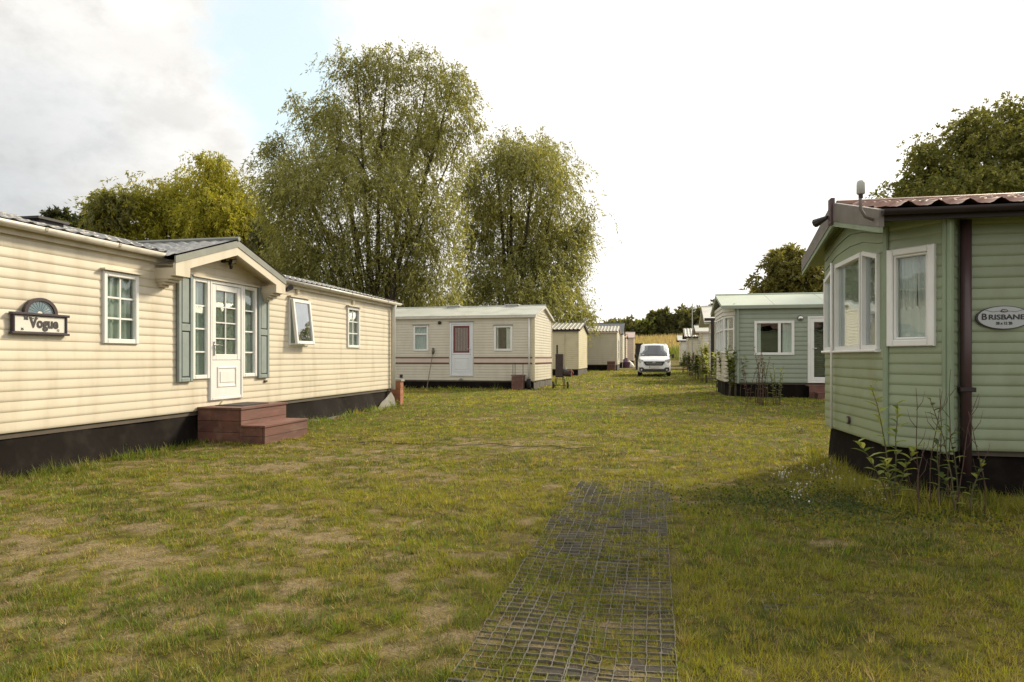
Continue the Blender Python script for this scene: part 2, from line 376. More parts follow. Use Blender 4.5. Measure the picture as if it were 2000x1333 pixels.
me.polygons.add(len(Q)); me.polygons.foreach_set('loop_start', np.arange(0, Q.size, 4, dtype=np.int32))
try: me.polygons.foreach_set('loop_total', np.full(len(Q), 4, dtype=np.int32))
except Exception: pass
me.polygons.foreach_set('use_smooth', np.ones(len(Q), bool))
at = me.attributes.new('cover', 'FLOAT', 'POINT'); at.data.foreach_set('value', cover(X, Y).astype(np.float32).ravel())
at = me.attributes.new('meadow', 'FLOAT', 'POINT')
mead = sstep(88, 97, Y+4*(fbm(X, Y, 9)-.5)); at.data.foreach_set('value', mead.astype(np.float32).ravel())
me.update(); me.validate()
gm = bpy.data.materials.new('lawn_and_soil'); gm.use_nodes = True; t = gm.node_tree; b = t.nodes['Principled BSDF']
b.inputs['Roughness'].default_value = .95; b.inputs['Specular IOR Level'].default_value = .1
def gn(typ, **k):
    n = t.nodes.new(typ)
    for a, c in k.items(): setattr(n, a, c)
    return n
tcg = gn('ShaderNodeTexCoord')
def gnoise(s, d=6):
    n = gn('ShaderNodeTexNoise'); n.inputs['Scale'].default_value = s; n.inputs['Detail'].default_value = d; n.inputs['Roughness'].default_value = .7
    t.links.new(tcg.outputs['Object'], n.inputs['Vector']); return n.outputs['Fac']
def gmix(f, a, b_):
    n = gn('ShaderNodeMix', data_type='RGBA')
    if isinstance(f, float): n.inputs['Factor'].default_value = f
    else: t.links.new(f, n.inputs['Factor'])
    for k_, v_ in (('A', a), ('B', b_)):
        if isinstance(v_, tuple): n.inputs[k_].default_value = rgba(v_)
        else: t.links.new(v_, n.inputs[k_])
    return n.outputs['Result']
def gmap(v, a, c):
    n = gn('ShaderNodeMapRange'); n.inputs[1].default_value = a; n.inputs[2].default_value = c; t.links.new(v, n.inputs[0]); return n.outputs[0]
ac = gn('ShaderNodeAttribute'); ac.attribute_name = 'cover'; am = gn('ShaderNodeAttribute'); am.attribute_name = 'meadow'
soil = gmix(gmap(gnoise(7), .38, .62), (.23, .175, .09), (.11, .085, .045))
soil = gmix(gmap(gnoise(45, 3), .4, .7), soil, (.28, .22, .125))
grn = gmix(gmap(gnoise(.8), .38, .62), (.11, .10, .02), (.17, .14, .028))
grn = gmix(gmap(gnoise(11), .40, .60), grn, (.07, .056, .018))
grs = gmix(ac.outputs['Fac'], soil, grn)
md = gmix(gmap(gnoise(.35), .4, .62), (.40, .29, .11), (.26, .22, .07))
md = gmix(gmap(gnoise(2.2), .5, .7), md, (.17, .15, .05))
fin = gmix(am.outputs['Fac'], grs, md)
t.links.new(fin, b.inputs['Base Color'])
bp = gn('ShaderNodeBump'); bp.inputs['Strength'].default_value = .9; bp.inputs['Distance'].default_value = .02
t.links.new(gnoise(55, 4), bp.inputs['Height']); t.links.new(bp.outputs[0], b.inputs['Normal'])
tag(link('ground', me, gm, None, (0, 0, 0)), kind='structure')

# ------------------------------------------------------------------ cladding, windows, doors, roofs
PROF = [(0, .002), (.05, .014), (.30, .0165), (.62, .011), (.88, .004), (1.0, .001)]
def split_pieces(mb):
    """weld a board and hand back its separate lengths"""
    key = {}; vs = []; mp = []
    for v in mb.v:
        k = (round(v[0], 4), round(v[1], 4), round(v[2], 4))
        if k not in key: key[k] = len(vs); vs.append(v)
        mp.append(key[k])
    fs = [tuple(mp[i] for i in f) for f in mb.f]; par = list(range(len(vs)))
    def root(a):
        while par[a] != a: a = par[a]
        return a
    for f in fs:
        for i in f[1:]: par[root(i)] = root(f[0])
    gr = {}
    for f in fs: gr.setdefault(root(f[0]), []).append(f)
    out = []
    for g in gr.values():
        u = sorted({i for f in g for i in f}); ix = {a: i for i, a in enumerate(u)}
        m = MB(); m.v = [vs[i] for i in u]; m.f = [t for t in (tuple(dict.fromkeys(ix[i] for i in f)) for f in g) if len(t) > 2]
        if m.f: out.append(m)
    return out
def siding(fr, s0, s1, z0, z1, openings=(), bh=.1, d=0.0, amp=1.0):
    """cladding boards; s0/s1 numbers or functions of z. Returns one MB per board"""
    f0 = s0 if callable(s0) else (lambda z: s0); f1 = s1 if callable(s1) else (lambda z: s1)
    n = max(1, round((z1-z0)/bh)); bh = (z1-z0)/n; out = []
    for k in range(n):
        zb, zt = z0+k*bh, z0+(k+1)*bh; mb = MB()
        cuts = sorted({zb, zt}|{z for o in openings for z in (o[2], o[3]) if zb+1e-4 < z < zt-1e-4})
        for c0, c1 in zip(cuts[:-1], cuts[1:]):
            zm = (c0+c1)/2; iv = [[f0, f1]]
            blk = sorted([(o[0], o[1]) for o in openings if o[2]-1e-5 <= zm <= o[3]+1e-5])
            segs = []; cur = None
            for a, b_ in blk: segs.append((cur, a)); cur = b_
            segs.append((cur, None))
            ts = [0.0]+[p for p, _ in PROF if (c0-zb)/bh < p < (c1-zb)/bh and p > 0]+[1.0]
            tt = sorted({(c0-zb)/bh, (c1-zb)/bh}|{p for p, _ in PROF if (c0-zb)/bh < p < (c1-zb)/bh})
            for a, b_ in segs:
                vs = []
                ok = True
                for q in tt:
                    z = zb+q*bh; off = float(np.interp(q, [p for p, _ in PROF], [x for _, x in PROF]))*amp*.36*bh/.1
                    lo = f0(z) if a is None else a; hi = f1(z) if b_ is None else b_
                    if hi-lo < .002:
                        if b_ is None and a is None: hi = lo = (lo+hi)/2
                        else: ok = False
                    vs += [fr(lo, d+off, z), fr(hi, d+off, z)]
                if ok: mb.add(vs, [(2*i, 2*i+1, 2*i+3, 2*i+2) for i in range(len(tt)-1)])
        if mb.f: out += split_pieces(mb)
    return out
def boards(ms, name, m, parent, joined, kindstuff=True):
    if not joined:
        for mb in ms: mb.build(name, m, parent, smooth=True, recalc=False)
    else:
        a = MB()
        for mb in ms: a.add(mb.v, mb.f)
        o = a.build(name, m, parent, smooth=True, recalc=False)
        o['kind'] = 'stuff'; return o
def frame_ring(mb, fr, s0, s1, z0, z1, w_, d0, d1, b=.008):
    mb.box(fr, s0, s0+w_, d0, d1, z0, z1, b); mb.box(fr, s1-w_, s1, d0, d1, z0, z1, b)
    mb.box(fr, s0+w_, s1-w_, d0, d1-.002, z1-w_, z1, b); mb.box(fr, s0+w_, s1-w_, d0, d1-.002, z0, z0+w_, b)
def curtain(fr, s0, s1, z0, z1, d, amp=.02, wl=.11, sag=0.0):
    mb = MB(); n = max(6, int((s1-s0)/wl*6)); k = 0; vs = []
    for i in range(n+1):
        s = s0+(s1-s0)*i/n; q = amp*math.sin(2*math.pi*(s-s0)/wl+.6*math.sin(s*9))
        vs += [fr(s, d+q, z0+sag*math.sin(i/n*math.pi)), fr(s, d+q*.5, z1)]
    return mb.add(vs, [(2*i, 2*i+2, 2*i+3, 2*i+1) for i in range(n)])
def window(home, fr, s0, s1, z0, z1, fw=.055, mull=(), trans=None, bars=None, hood=False, cur=None, curm='lace', proud=.035, sash=True, label=None, m='white'):
    """frame (part) with its glass, bars, hood and curtain as sub-parts"""
    mb = MB(); frame_ring(mb, fr, s0, s1, z0, z1, fw, -.03, proud)
    cells = []; xs_ = [s0+fw]+[v for q in mull for v in (q-fw*.5, q+fw*.5)]+[s1-fw]
    for q in mull: mb.box(fr, q-fw*.5, q+fw*.5, -.03, proud-.004, z0+fw, z1-fw, .006)
    for a, b_ in zip(xs_[::2], xs_[1::2]):
        zz = [z0+fw]+([trans-fw*.4, trans+fw*.4] if trans else [])+[z1-fw]
        if trans: mb.box(fr, a, b_, -.03, proud-.006, trans-fw*.4, trans+fw*.4, .006)
        for c, d_ in zip(zz[::2], zz[1::2]): cells.append((a, b_, c, d_))
    o = mb.build('window', m, home)
    if label: o['label'] = label
    for a, b_, c, d_ in cells:
        MB().box(fr, a, b_, -.012, -.006, c, d_).build('pane', 'glass', o)
        if bars:
            bw = .011
            for i in range(1, bars[0]): q = a+(b_-a)*i/bars[0]; MB().box(fr, q-bw, q+bw, -.006, .004, c, d_).build('glazing_bar', 'white', o)
            for i in range(1, bars[1]): q = c+(d_-c)*i/bars[1]; MB().box(fr, a, b_, -.006, .0025, q-bw, q+bw).build('glazing_bar', 'white', o)
    if hood:
        h = MB(); h.poly(fr, [(s0-.03, z1+.008), (s1+.03, z1+.008), (s1+.03, z1+.03), (s0-.03, z1+.03)], 0, .075)
        h.build('drip_hood', 'gutter' if hood is True else hood, o)
    if cur:
        for a, b_ in cur:
            curtain(fr, s0+fw+(s1-s0-2*fw)*a, s0+fw+(s1-s0-2*fw)*b_, z0+fw, z1-fw, -.055).build('curtain', curm, o, smooth=True)
    return o
def opening(s0, s1, z0, z1, m_=.025): return (s0+m_, s1-m_, z0+m_, z1-m_)
def tile_sheet(P, l0, l1, w0, z0, w1, z1, pitch=.2, step=.35, amp=.022, thick=.02, seg=8):
    """ribbed roof sheet: P(l,w,z) maps length, cross position, height; runs from eave (w0,z0) to ridge (w1,z1)"""
    mb = MB(); nl = max(2, int((l1-l0)/pitch*seg)); W = math.hypot(w1-w0, z1-z0); rows = max(1, round(W/step)); vs = []; nr = 0
    for r in range(rows):
        for q, lift in ((0.0, thick), (.97, .0)):
            tt = (r+q)/rows; nr += 1
            for i in range(nl+1):
                l = l0+(l1-l0)*i/nl; ph = (l/pitch) % 1
                wv = amp*(math.cos(2*math.pi*ph)*.7+math.cos(4*math.pi*ph)*.25)
                if q == 0.0 and r == 0: wv *= 1.0
                vs.append(P(l, w0+(w1-w0)*tt, z0+(z1-z0)*tt+wv+lift+.02))
    fs = [(j*(nl+1)+i, j*(nl+1)+i+1, (j+1)*(nl+1)+i+1, (j+1)*(nl+1)+i) for j in range(nr-1) for i in range(nl)]
    return mb.add(vs, fs)
def gutter(p0, p1, r=.05, n=6):
    """half round gutter along a line"""
    mb = MB(); p0 = Vector(p0); p1 = Vector(p1); t_ = (p1-p0).normalized(); s = t_.cross(Vector((0, 0, 1)))
    vs = []
    for p in (p0, p1):
        for rr in (r, r*.86):
            for i in range(n+1): a = math.pi*i/n; vs.append(p+s*math.cos(a)*rr-Vector((0, 0, 1))*math.sin(a)*rr)
    k = n+1
    fs = [(i, i+1, 2*k+i+1, 2*k+i) for i in range(n)]+[(k+i, k+i+1, 3*k+i+1, 3*k+i) for i in range(n)]
    fs += [(0, k, 3*k, 2*k), (n, k+n, 3*k+n, 2*k+n)]+[(i, i+1, k+i+1, k+i) for i in range(n)]+[(2*k+i, 2*k+i+1, 3*k+i+1, 3*k+i) for i in range(n)]
    return mb.add(vs, fs)
def text_mesh(name, s, size, fr, sc_, zc, d, m, parent, width=None, bold=0.0, depth=.002, bend=0.0):
    cu = bpy.data.curves.new(name, 'FONT'); cu.body = s; cu.size = size; cu.align_x = 'CENTER'; cu.align_y = 'CENTER'
    cu.extrude = depth; cu.offset = bold; cu.resolution_u = 3
    tmp = bpy.data.objects.new('tmp', cu); col.objects.link(tmp)
    dg = bpy.context.evaluated_depsgraph_get(); dg.update()
    me = bpy.data.meshes.new_from_object(tmp.evaluated_get(dg)); bpy.data.objects.remove(tmp)
    co = [v.co.copy() for v in me.vertices]
    wd = max(c.x for c in co)-min(c.x for c in co); cx = (max(c.x for c in co)+min(c.x for c in co))/2
    k = (width/wd) if width else 1; org = ORIG[parent.name]
    for v, c in zip(me.vertices, co):
        v.co = Vector(fr(sc_+(c.x-cx)*k, d+c.z, zc+c.y))-org
    me.materials.clear(); me.name = name
    return link(name, me, m, parent, org)

# ------------------------------------------------------------------ the cream home at left
XL = -6.52; LY0, LY1 = 3.3, 16.35; ZB, ZE, ZR, WL = .472, 2.62, 3.10, 3.9
lh = empty('mobile_home', (XL, 9.5, 0), 'long cream clad mobile home with grey shutters and a gabled porch over its white door', 'mobile home')
FL = Fr(XL, 0, R(90))          # s = world y, outward = +x
W1 = FL.rect(199, 268, 534, 672)
W2 = FL.rect(563, 600, 584, 676)
W3 = FL.rect(677, 701, 601, 680)
SLa = FL.rect(373, 406, 546, 740)
DR = FL.rect(407, 471, 551, 780)
SLb = FL.rect(472, 499, 560, 737)
ztop = (SLa[3]+DR[3]+SLb[3])/3; zslb = (SLa[2]+SLb[2])/2
SLa = (SLa[0], DR[0]-.004, zslb, ztop); SLb = (DR[1]+.004, SLb[1], zslb, ztop); DR = (DR[0], DR[1], max(ZB+.02, DR[2]), ztop)
ops = [opening(*w_) for w_ in (W1, W2, W3, SLa, DR, SLb)]
boards(siding(FL, LY0, LY1, ZB, ZE-.02, ops, .107), 'cladding_board', 'cream', lh, False)
FE = Fr(XL, LY1, R(180))       # far end, faces +y
sl_ = (ZR-ZE)/(WL/2)
boards(siding(FE, lambda z: max(0, (z-ZE)/sl_), lambda z: WL-max(0, (z-ZE)/sl_), ZB, ZR-.03, (), .107), 'end_cladding', 'cream', lh, True)
FN = Fr(XL-WL, LY0, 0)
boards(siding(FN, lambda z: max(0, (z-ZE)/sl_), lambda z: WL-max(0, (z-ZE)/sl_), ZB, ZR-.03, (), .107), 'end_cladding', 'cream', lh, True)
FB = Fr(XL-WL, LY1, R(-90))
boards(siding(FB, 0, LY1-LY0, ZB, ZE, (), .107), 'rear_cladding', 'cream', lh, True)
MB().wbox(XL-WL+.02, XL-.02, LY0+.02, LY1-.02, ZB-.06, ZB+.0).build('floor', 'floor', lh)
mb = MB()                       # inner partition that the windows look on to
mb.wbox(XL-1.75, XL-1.7, LY0+.1, LY1-.1, ZB+.01, ZE-.05); mb.build('inner_wall', 'innerwall', lh)
for a in (LY0, LY1-.07): MB().box(FL, a, a+.075, -.01, .026, ZB-.02, ZE-.04, .008).build('corner_trim', 'cream', lh)
for nm, w_, br_ in (('a', W1, (2, 3)), ('c', W3, (2, 3))):
    window(lh, FL, *w_, fw=.06, bars=br_, hood='cream', cur=[(0, 1)])
# top hung window standing open
o = MB(); frame_ring(o, FL, *W2, .05, -.03, .03); w2 = o.build('window', 'white', lh); w2['label'] = 'top hung window tilted open'
a0, a1, c0, c1 = W2
MB().box(FL, a0-.03, a1+.03, 0, .075, c1+.01, c1+.03).build('drip_hood', 'cream', w2)
tilt = R(6.5); ct, st = math.cos(tilt), math.sin(tilt)
def tf(s, d, z):                # sash frame hinged at the top edge
    h_ = c1-.03-z; return FL(s, .035+d*ct+h_*st, c1-.03-h_*ct+d*st)
sb = MB(); frame_ring(sb, tf, a0+.02, a1-.02, c0+.02, c1-.03, .06, 0, .05); sash = sb.build('sash', 'white', w2)
g = MB(); g.box(tf, a0+.075, a1-.075, .02, .026, c0+.075, c1-.085); g.build('pane', 'mirrorglass', w2)
curtain(FL, a0+.05, a1-.05, c0+.05, c1-.05, -.08).build('curtain', 'lace', w2, smooth=True)
for w_ in (SLa, SLb):
    window(lh, FL, *w_, fw=.06, bars=(1, 4), cur=[(0, 1)], curm='lace', label='tall narrow light beside the door')
MB().box(FL, SLa[0]-.03, SLb[1]+.03, .0, .07, ztop+.004, ztop+.028).build('drip_hood', 'cream', lh)
# door
d0, d1, dz0, dz1 = DR
mb = MB(); frame_ring(mb, FL, d0, d1, dz0, dz1, .05, -.03, .04); door = mb.build('door', 'white', lh); door['label'] = 'white half glazed door with patterned glass'
mb = MB(); zmid = dz0+(dz1-dz0)*.335
frame_ring(mb, FL, d0+.055, d1-.055, zmid, dz1-.055, .09, -.02, .03)
mb.build('door_leaf_upper', 'white', door)
mb = MB(); mb.box(FL, d0+.055, d1-.055, -.02, .027, dz0+.05, zmid-.004, .006)
frame_ring(mb, FL, d0+.17, d1-.17, dz0+.19, zmid-.10, .03, .0275, .040); mb.box(FL, d0+.24, d1-.24, .0275, .036, dz0+.26, zmid-.17, .006)
mb.build('door_panel', 'white', door)
ga = (d0+.145, d1-.145, zmid+.09, dz1-.145)
MB().box(FL, ga[0], ga[1], -.012, -.006, ga[2], ga[3]).build('pane', 'glass', door)
MB().box(FL, ga[0], ga[1], -.022, -.016, ga[2], ga[3]).build('glass_film', 'pattern', door)
g = MB(); q = (ga[0]+ga[1])/2; g.box(FL, q-.009, q+.009, -.006, .008, ga[2], ga[3])
for i in (1, 2, 3): q = ga[2]+(ga[3]-ga[2])*i/4; g.box(FL, ga[0], ga[1], -.006, .0065, q-.009, q+.009)
g.build('glazing_bars', 'white', door)
zh = zmid+.20
hd = MB(); hd.box(FL, d0+.07, d0+.105, .03, .042, zh-.13, zh+.08, .004)
hd.tube([FL(d0+.088, .04, zh+.03), FL(d0+.088, .085, zh+.03), FL(d0+.12, .09, zh+.03), FL(d0+.22, .088, zh+.012)], .011, 8); hd.build('handle', 'chrome', door)
# shutters: raised stiles and sunk panels
for s0_, s1_ in ((FL.at(343)[0], SLa[0]-.02), (SLb[1]+.02, FL.at(521)[0])):
    mb = MB(); z0_, z1_ = zslb-.03, ztop+.03
    mb.box(FL, s0_, s1_, .018, .034, z0_, z1_); sh = mb.build('shutter', 'shutter_dark', lh)
    mb = MB(); st_ = .06; mid = (z0_+z1_)/2
    frame_ring(mb, FL, s0_-.001, s1_+.001, z0_-.001, z1_+.001, st_, .02, .056)
    mb.box(FL, s0_+st_, s1_-st_, .034, .054, mid-.05, mid+.05, .006); mb.build('rail', 'shutter', sh)
    for c, e in ((z0_+st_, mid-.05), (mid+.05, z1_-st_)):
        MB().box(FL, s0_+st_+.016, s1_-st_-.016, .0345, .048, c+.016, e-.016, .008).build('panel', 'shutter', sh)
# skirt below, slightly billowing sheet with a turned up hem near the far end
mb = MB(); n = 70; vs = []
for i in range(n+1):
    y = LY0+(LY1-LY0)*i/n; k = .015*math.sin(y*3.1)+.012*math.sin(y*7.7)
    for j, (dd, zz) in enumerate(((-.04, ZB+.01), (-.03+k, ZB-.14), (.0+k*1.5, .17), (.04+k*2, gz(XL, y)-.03))): vs.append(FL(y, dd, zz))
mb.add(vs, [(4*i+j, 4*i+4+j, 4*i+5+j, 4*i+1+j) for i in range(n) for j in range(3)]); mb.build('skirt', 'skirt', lh, smooth=True)
mb = MB(); mb.wbox(XL-WL+.03, XL-.05, LY1-.06, LY1-.03, -.05, ZB+.01); mb.wbox(XL-WL+.03, XL-.05, LY0+.03, LY0+.06, -.05, ZB+.01); mb.wbox(XL-WL+.03, XL-WL+.06, LY0+.07, LY1-.07, -.05, ZB+.01)
mb.build('skirt', 'skirt', lh)
mb = MB(); vs = []; ya, yb = 10.75, 16.2; n = 46
for i in range(n+1):
    y = ya+(yb-ya)*i/n; q = (y-ya)/(yb-ya)
    hgt = .035+.012*math.sin(y*3)+.06*math.exp(-((y-12.1)/.2)**2)+.36*max(0, (q-.78)/.22)**1.6
    out = .08+.03*math.sin(y*2.3)+.14*math.exp(-((q-.72)/.14)**2)
    z0_ = gz(XL+out, y)-.02
    vs += [FL(y, out+.10, z0_), FL(y, out+.05, z0_+hgt*.6), FL(y, max(.01, out-.04), z0_+hgt)]
mb.add(vs, [(3*i+j, 3*i+3+j, 3*i+4+j, 3*i+1+j) for i in range(n) for j in range(2)])
mb.build('sheet_hem', 'tarp', lh, smooth=True)
# roof
def PL(l, w_, z): return (w_, l, z)
OV = .13
PY0, PY1 = 7.91, 10.67                         # porch gable
ze0 = ZE-OV*sl_+.04
mb = tile_sheet(PL, LY0-.15, PY0+.05, XL+OV-.02, ze0, XL-WL/2, ZR+.04, .2, .36, .012)
m3 = tile_sheet(PL, PY1-.05, LY1+.18, XL+OV-.02, ze0, XL-WL/2, ZR+.04, .2, .36, .018); mb.add(m3.v, m3.f)
m3 = tile_sheet(PL, PY0+.05, PY1-.05, XL-.03, ZE+.045, XL-WL/2, ZR+.04, .2, .36, .018); mb.add(m3.v, m3.f)
mb2 = tile_sheet(PL, LY0-.15, LY1+.18, XL-WL-OV+.02, ze0, XL-WL/2, ZR+.04, .4, .7, .018, seg=4); mb.add(mb2.v, mb2.f)
mb.build('roof', 'slate', lh, recalc=False)
MB().tube([(XL-WL/2, LY0-.2, ZR+.045), (XL-WL/2, LY1+.2, ZR+.045)], .045, 8).build('ridge_cap', 'slate', lh)
mb = MB()
for s_ in (1, -1):
    xa_, xb_ = XL-WL/2, (XL+OV if s_ > 0 else XL-WL-OV)
    for la_, lb_ in (((LY0-.15, PY0+.04), (PY1-.04, LY1+.17)) if s_ > 0 else ((LY0-.15, LY1+.17),)):
        mb.add([PL(l, x_, z_) for l in (la_, lb_) for x_, z_ in ((xa_, ZR), (xb_, ze0-.04), (xb_, ze0-.01), (xa_, ZR+.03))],
           [(0, 1, 2, 3), (4, 5, 6, 7), (0, 1, 5, 4), (1, 2, 6, 5), (2, 3, 7, 6), (3, 0, 4, 7)])
mb.build('roof_deck', 'cream', lh)
MB().box(FL, LY0-.1, PY0, .03, .055, ze0-.11, ze0-.03).build('fascia', 'cream', lh)
MB().box(FL, PY1, LY1+.12, .03, .055, ze0-.11, ze0-.03).build('fascia', 'cream', lh)
for y0_, y1_ in ((LY0-.15, PY0-.0), (PY1, LY1+.2)):
    gt = gutter((XL+OV, y0_, ze0+.005), (XL+OV, y1_, ze0+.005), .062); gt.build('gutter', 'gutter', lh, smooth=True)
    y = y0_+.9
    while y < y1_-.2:
        b_ = MB(); r = .067
        k = [(XL+OV+math.cos(a)*r, -math.sin(a)*r) for a in [math.pi*i/6 for i in range(7)]]
        b_.add([(x_, y+e, ze0+.009+z_) for e in (0, .035) for x_, z_ in k], [(i, i+1, 8+i, 7+i) for i in range(6)]); b_.build('gutter_bracket', 'gutter', lh); y += 1.02
# downpipe at the far corner
xc, yc = XL+.085, LY1-.10
MB().tube([(XL+OV, yc, ze0-.05), (xc, yc, ze0-.16), (xc, yc, ZB-.02)], .042, 10).build('downpipe', 'white', lh, smooth=True)
# wall fittings
for px, py in ((579, 566), (688, 587)):
    a, z = FL.pt(px, py); MB().box(FL, a-.045, a+.045, .01, .05, z-.085, z+.085, .012).build('wall_vent', 'cream', lh)
a, z = FL.pt(517, 745); MB().box(FL, a-.04, a+.04, .0, .03, z-.015, z+.015).build('vent_clip', 'brown', lh)
a, z = FL.pt(434, 786); mb = MB(); mb.poly(FL, [(a-.09+.18*i/8, z-.03+.05*math.sin(math.pi*i/8)) for i in range(9)], .01, .035); mb.build('vent_cowl', 'ivory', lh)
# porch gable
FP = Fr(-6.20, 0, R(90)); pm = (PY0+PY1)/2; PZ0, PZ1 = 2.60, 3.03; ps = (PZ1-PZ0)/((PY1-PY0)/2)
def rake(y): return PZ1-abs(y-pm)*ps
mb = MB()
for sg in (-1, 1):
    ye = pm+sg*(PY1-PY0)/2
    mb.poly(FP, [(ye, PZ0-.005), (pm, PZ1-.005), (pm, PZ1-.105), (ye, PZ0-.100)], .0, .022)
po = mb.build('porch_flashing', 'greymetal', lh)
mb = MB()
for sg in (-1, 1):
    ye = pm+sg*((PY1-PY0)/2-.012); yi = pm+sg*((PY1-PY0)/2-.30)
    mb.poly(FP, [(ye, PZ0-.095), (pm, PZ1-.10), (pm, PZ1-.225), (yi, rake(yi)-.225), (yi, PZ0-.26), (ye, PZ0-.26)], -.03, .012)
mb.build('porch_fascia', 'cream', lh)
mb = MB()                                   # soffit of the porch and its cheeks
for sg in (-1, 1):
    ye = pm+sg*((PY1-PY0)/2-.02)
    mb.add([(-6.23, pm, PZ1-.13), (-6.23, ye, PZ0-.12), (XL-.0, ye, PZ0-.12), (XL-.0, pm, PZ1-.13)], [(0, 1, 2, 3)])
    mb.box(FL, min(ye, ye-sg*.27), max(ye, ye-sg*.27), 0.0, .29, PZ0-.262, PZ0-.155)
mb.build('porch_soffit', 'cream', lh)
for sg in (-1, 1):                          # corbels under the porch ends
    ye = pm+sg*((PY1-PY0)/2-.02); a = ye-sg*.26; mb = MB()
    for i, (h0, h1, pr) in enumerate(((.262, .30, .25), (.30, .335, .19), (.335, .37, .13), (.37, .40, .07))):
        mb.box(FL, min(ye-sg*.02*i, a+sg*.02*i), max(ye-sg*.02*i, a+sg*.02*i), .0, pr, PZ0-h1, PZ0-h0, .01)
    mb.build('corbel', 'cream', lh)
# porch tympanum boards between roof and wall top
zt0 = ZE-.02
boards(siding(FL, lambda z: PY0+.03+max(0, (z-PZ0+.10))/ps, lambda z: PY1-.03-max(0, (z-PZ0+.10))/ps, zt0, PZ1-.115, (), .107), 'cladding_board', 'cream', lh, False)
# porch roof running back into the main slope
mb = MB()
for sg in (-1, 1):
    ye = pm+sg*((PY1-PY0)/2); nr = 8; ny_ = 24; vs = []
    for i in range(nr+1):
        q = i/nr
        for j in range(ny_+1):
            yy = ye+(pm-ye)*q; zf = PZ0+(PZ1-PZ0)*q+.012
            xback = XL-(zf-ZE)/sl_-.35 if True else 0
            xx = -6.17+(min(XL-.02, xback)+6.17)*j/ny_
            vs.append((xx, yy, zf+.014*math.cos(2*math.pi*xx/.2)))
    mb.add(vs, [(i*(ny_+1)+j, i*(ny_+1)+j+1, (i+1)*(ny_+1)+j+1, (i+1)*(ny_+1)+j) for i in range(nr) for j in range(ny_)])
mb.build('porch_roof', 'slate', lh, recalc=False)
MB().tube([(-6.16, pm, PZ1+.02), (-8.1, pm, PZ1+.02)], .035, 6).build('ridge_cap', 'greymetal', lh)
# roof vent
y_ = FL.at(150)[0]; mb = MB(); mb.wbox(XL-1.2, XL-.85, 7.0, 7.35, 2.83, 2.95); mb.wbox(XL-1.24, XL-.81, 6.95, 7.4, 2.95, 2.98); mb.build('roof_vent', 'black', lh)

# things fixed to the left home
def sign_vogue():
    s0_, s1_, z0_, z1_ = FL.rect(14, 128, 612, 657); w_ = s1_-s0_; h_ = .22; zc = 1.25+(699-636)*7.62/F
    z0_, z1_ = zc-h_/2, zc+h_/2; cs = (s0_+s1_)/2
    e = empty('name_sign', FL(cs, .02, zc), 'dark framed name sign with blue fan arch reading The Vogue', 'sign')
    mb = MB(); mb.box(FL, s0_+.025, s1_-.025, .018, .04, z0_+.02, z1_-.02); mb.build('board', 'signwhite', e)
    mb = MB(); frame_ring(mb, FL, s0_+.02, s1_-.02, z0_, z1_, .028, .018, .055); mb.box(FL, s0_, s1_, .018, .065, z1_-.022, z1_+.006, .006); mb.box(FL, s0_, s1_, .018, .065, z0_-.006, z0_+.02, .006)
    r0, r1, n = .165, .205, 20; zb = z1_+.006
    for i in range(n):
        a, b_ = math.pi*i/n, math.pi*(i+1)/n
        mb.poly(FL, [(cs+r0*math.cos(a), zb+r0*.82*math.sin(a)), (cs+r1*math.cos(a), zb+r1*.82*math.sin(a)), (cs+r1*math.cos(b_), zb+r1*.82*math.sin(b_)), (cs+r0*math.cos(b_), zb+r0*.82*math.sin(b_))], .018, .055)
    mb.build('frame', 'signdark', e)
    mb = MB(); mb.poly(FL, [(cs+.17*math.cos(math.pi*i/n), zb+.17*.82*math.sin(math.pi*i/n)) for i in range(n+1)], .018, .034); fan = mb.build('fan_panel', 'signwhite', e)
    nb = 11
    for i in range(nb):
        a, b_ = math.pi*(i+.12)/nb, math.pi*(i+.86)/nb
        mb = MB(); mb.poly(FL, [(cs+.035*math.cos(a), zb+.03*math.sin(a)), (cs+.155*math.cos(a), zb+.128*math.sin(a)), (cs+.155*math.cos(b_), zb+.128*math.sin(b_)), (cs+.035*math.cos(b_), zb+.03*math.sin(b_))], .034, .04)
        mb.build('fan_blade', 'signblue', fan)
    # facing +x the text must read with world y increasing to the right of the viewer
    text_mesh('lettering', 'Vogue', .15, FL, cs+.04, zc+.010, .043, 'ink', e, .36, .006)
    text_mesh('small_lettering', 'THE', .05, FL, cs-.178, zc+.055, .042, 'ink', e, .055, .0015)
    text_mesh('small_lettering', '35', .035, FL, cs-.22, zc-.06, .042, 'ink', e)
    text_mesh('small_lettering', '12', .035, FL, cs+.22, zc-.06, .042, 'ink', e)
    g = MB()                      # serifs on the V
    g.box(FL, cs-.135, cs-.085, .041, .0445, zc+.052, zc+.062); g.box(FL, cs-.07, cs-.035, .041, .0445, zc+.052, zc+.062); g.build('serif', 'ink', e)
sign_vogue()
a, z = FL.pt(450, 512, .1)
e = empty('floodlight', FL(a, .02, z), 'small black floodlight with motion sensor under the porch gable', 'floodlight')
mb = MB(); mb.box(FL, a-.10, a-.04, .01, .05, z-.02, z+.03); mb.tube([FL(a-.07, .05, z), FL(a-.02, .10, z)], .012, 6); mb.tube([FL(a-.02, .09, z), FL(a+.0, .12, z-.1)], .012, 6); mb.build('bracket', 'black', e)
mb = MB(); mb.poly(FL, [(a-.04, z-.05), (a+.09, z-.02), (a+.11, z+.06), (a-.01, z+.04)], .09, .14); h_ = mb.build('lamp_head', 'black', e)
mb = MB(); mb.poly(FL, [(a-.025, z-.035), (a+.08, z-.01), (a+.095, z+.048), (a+.0, z+.03)], .14, .144); mb.build('lens', 'plastic', h_)
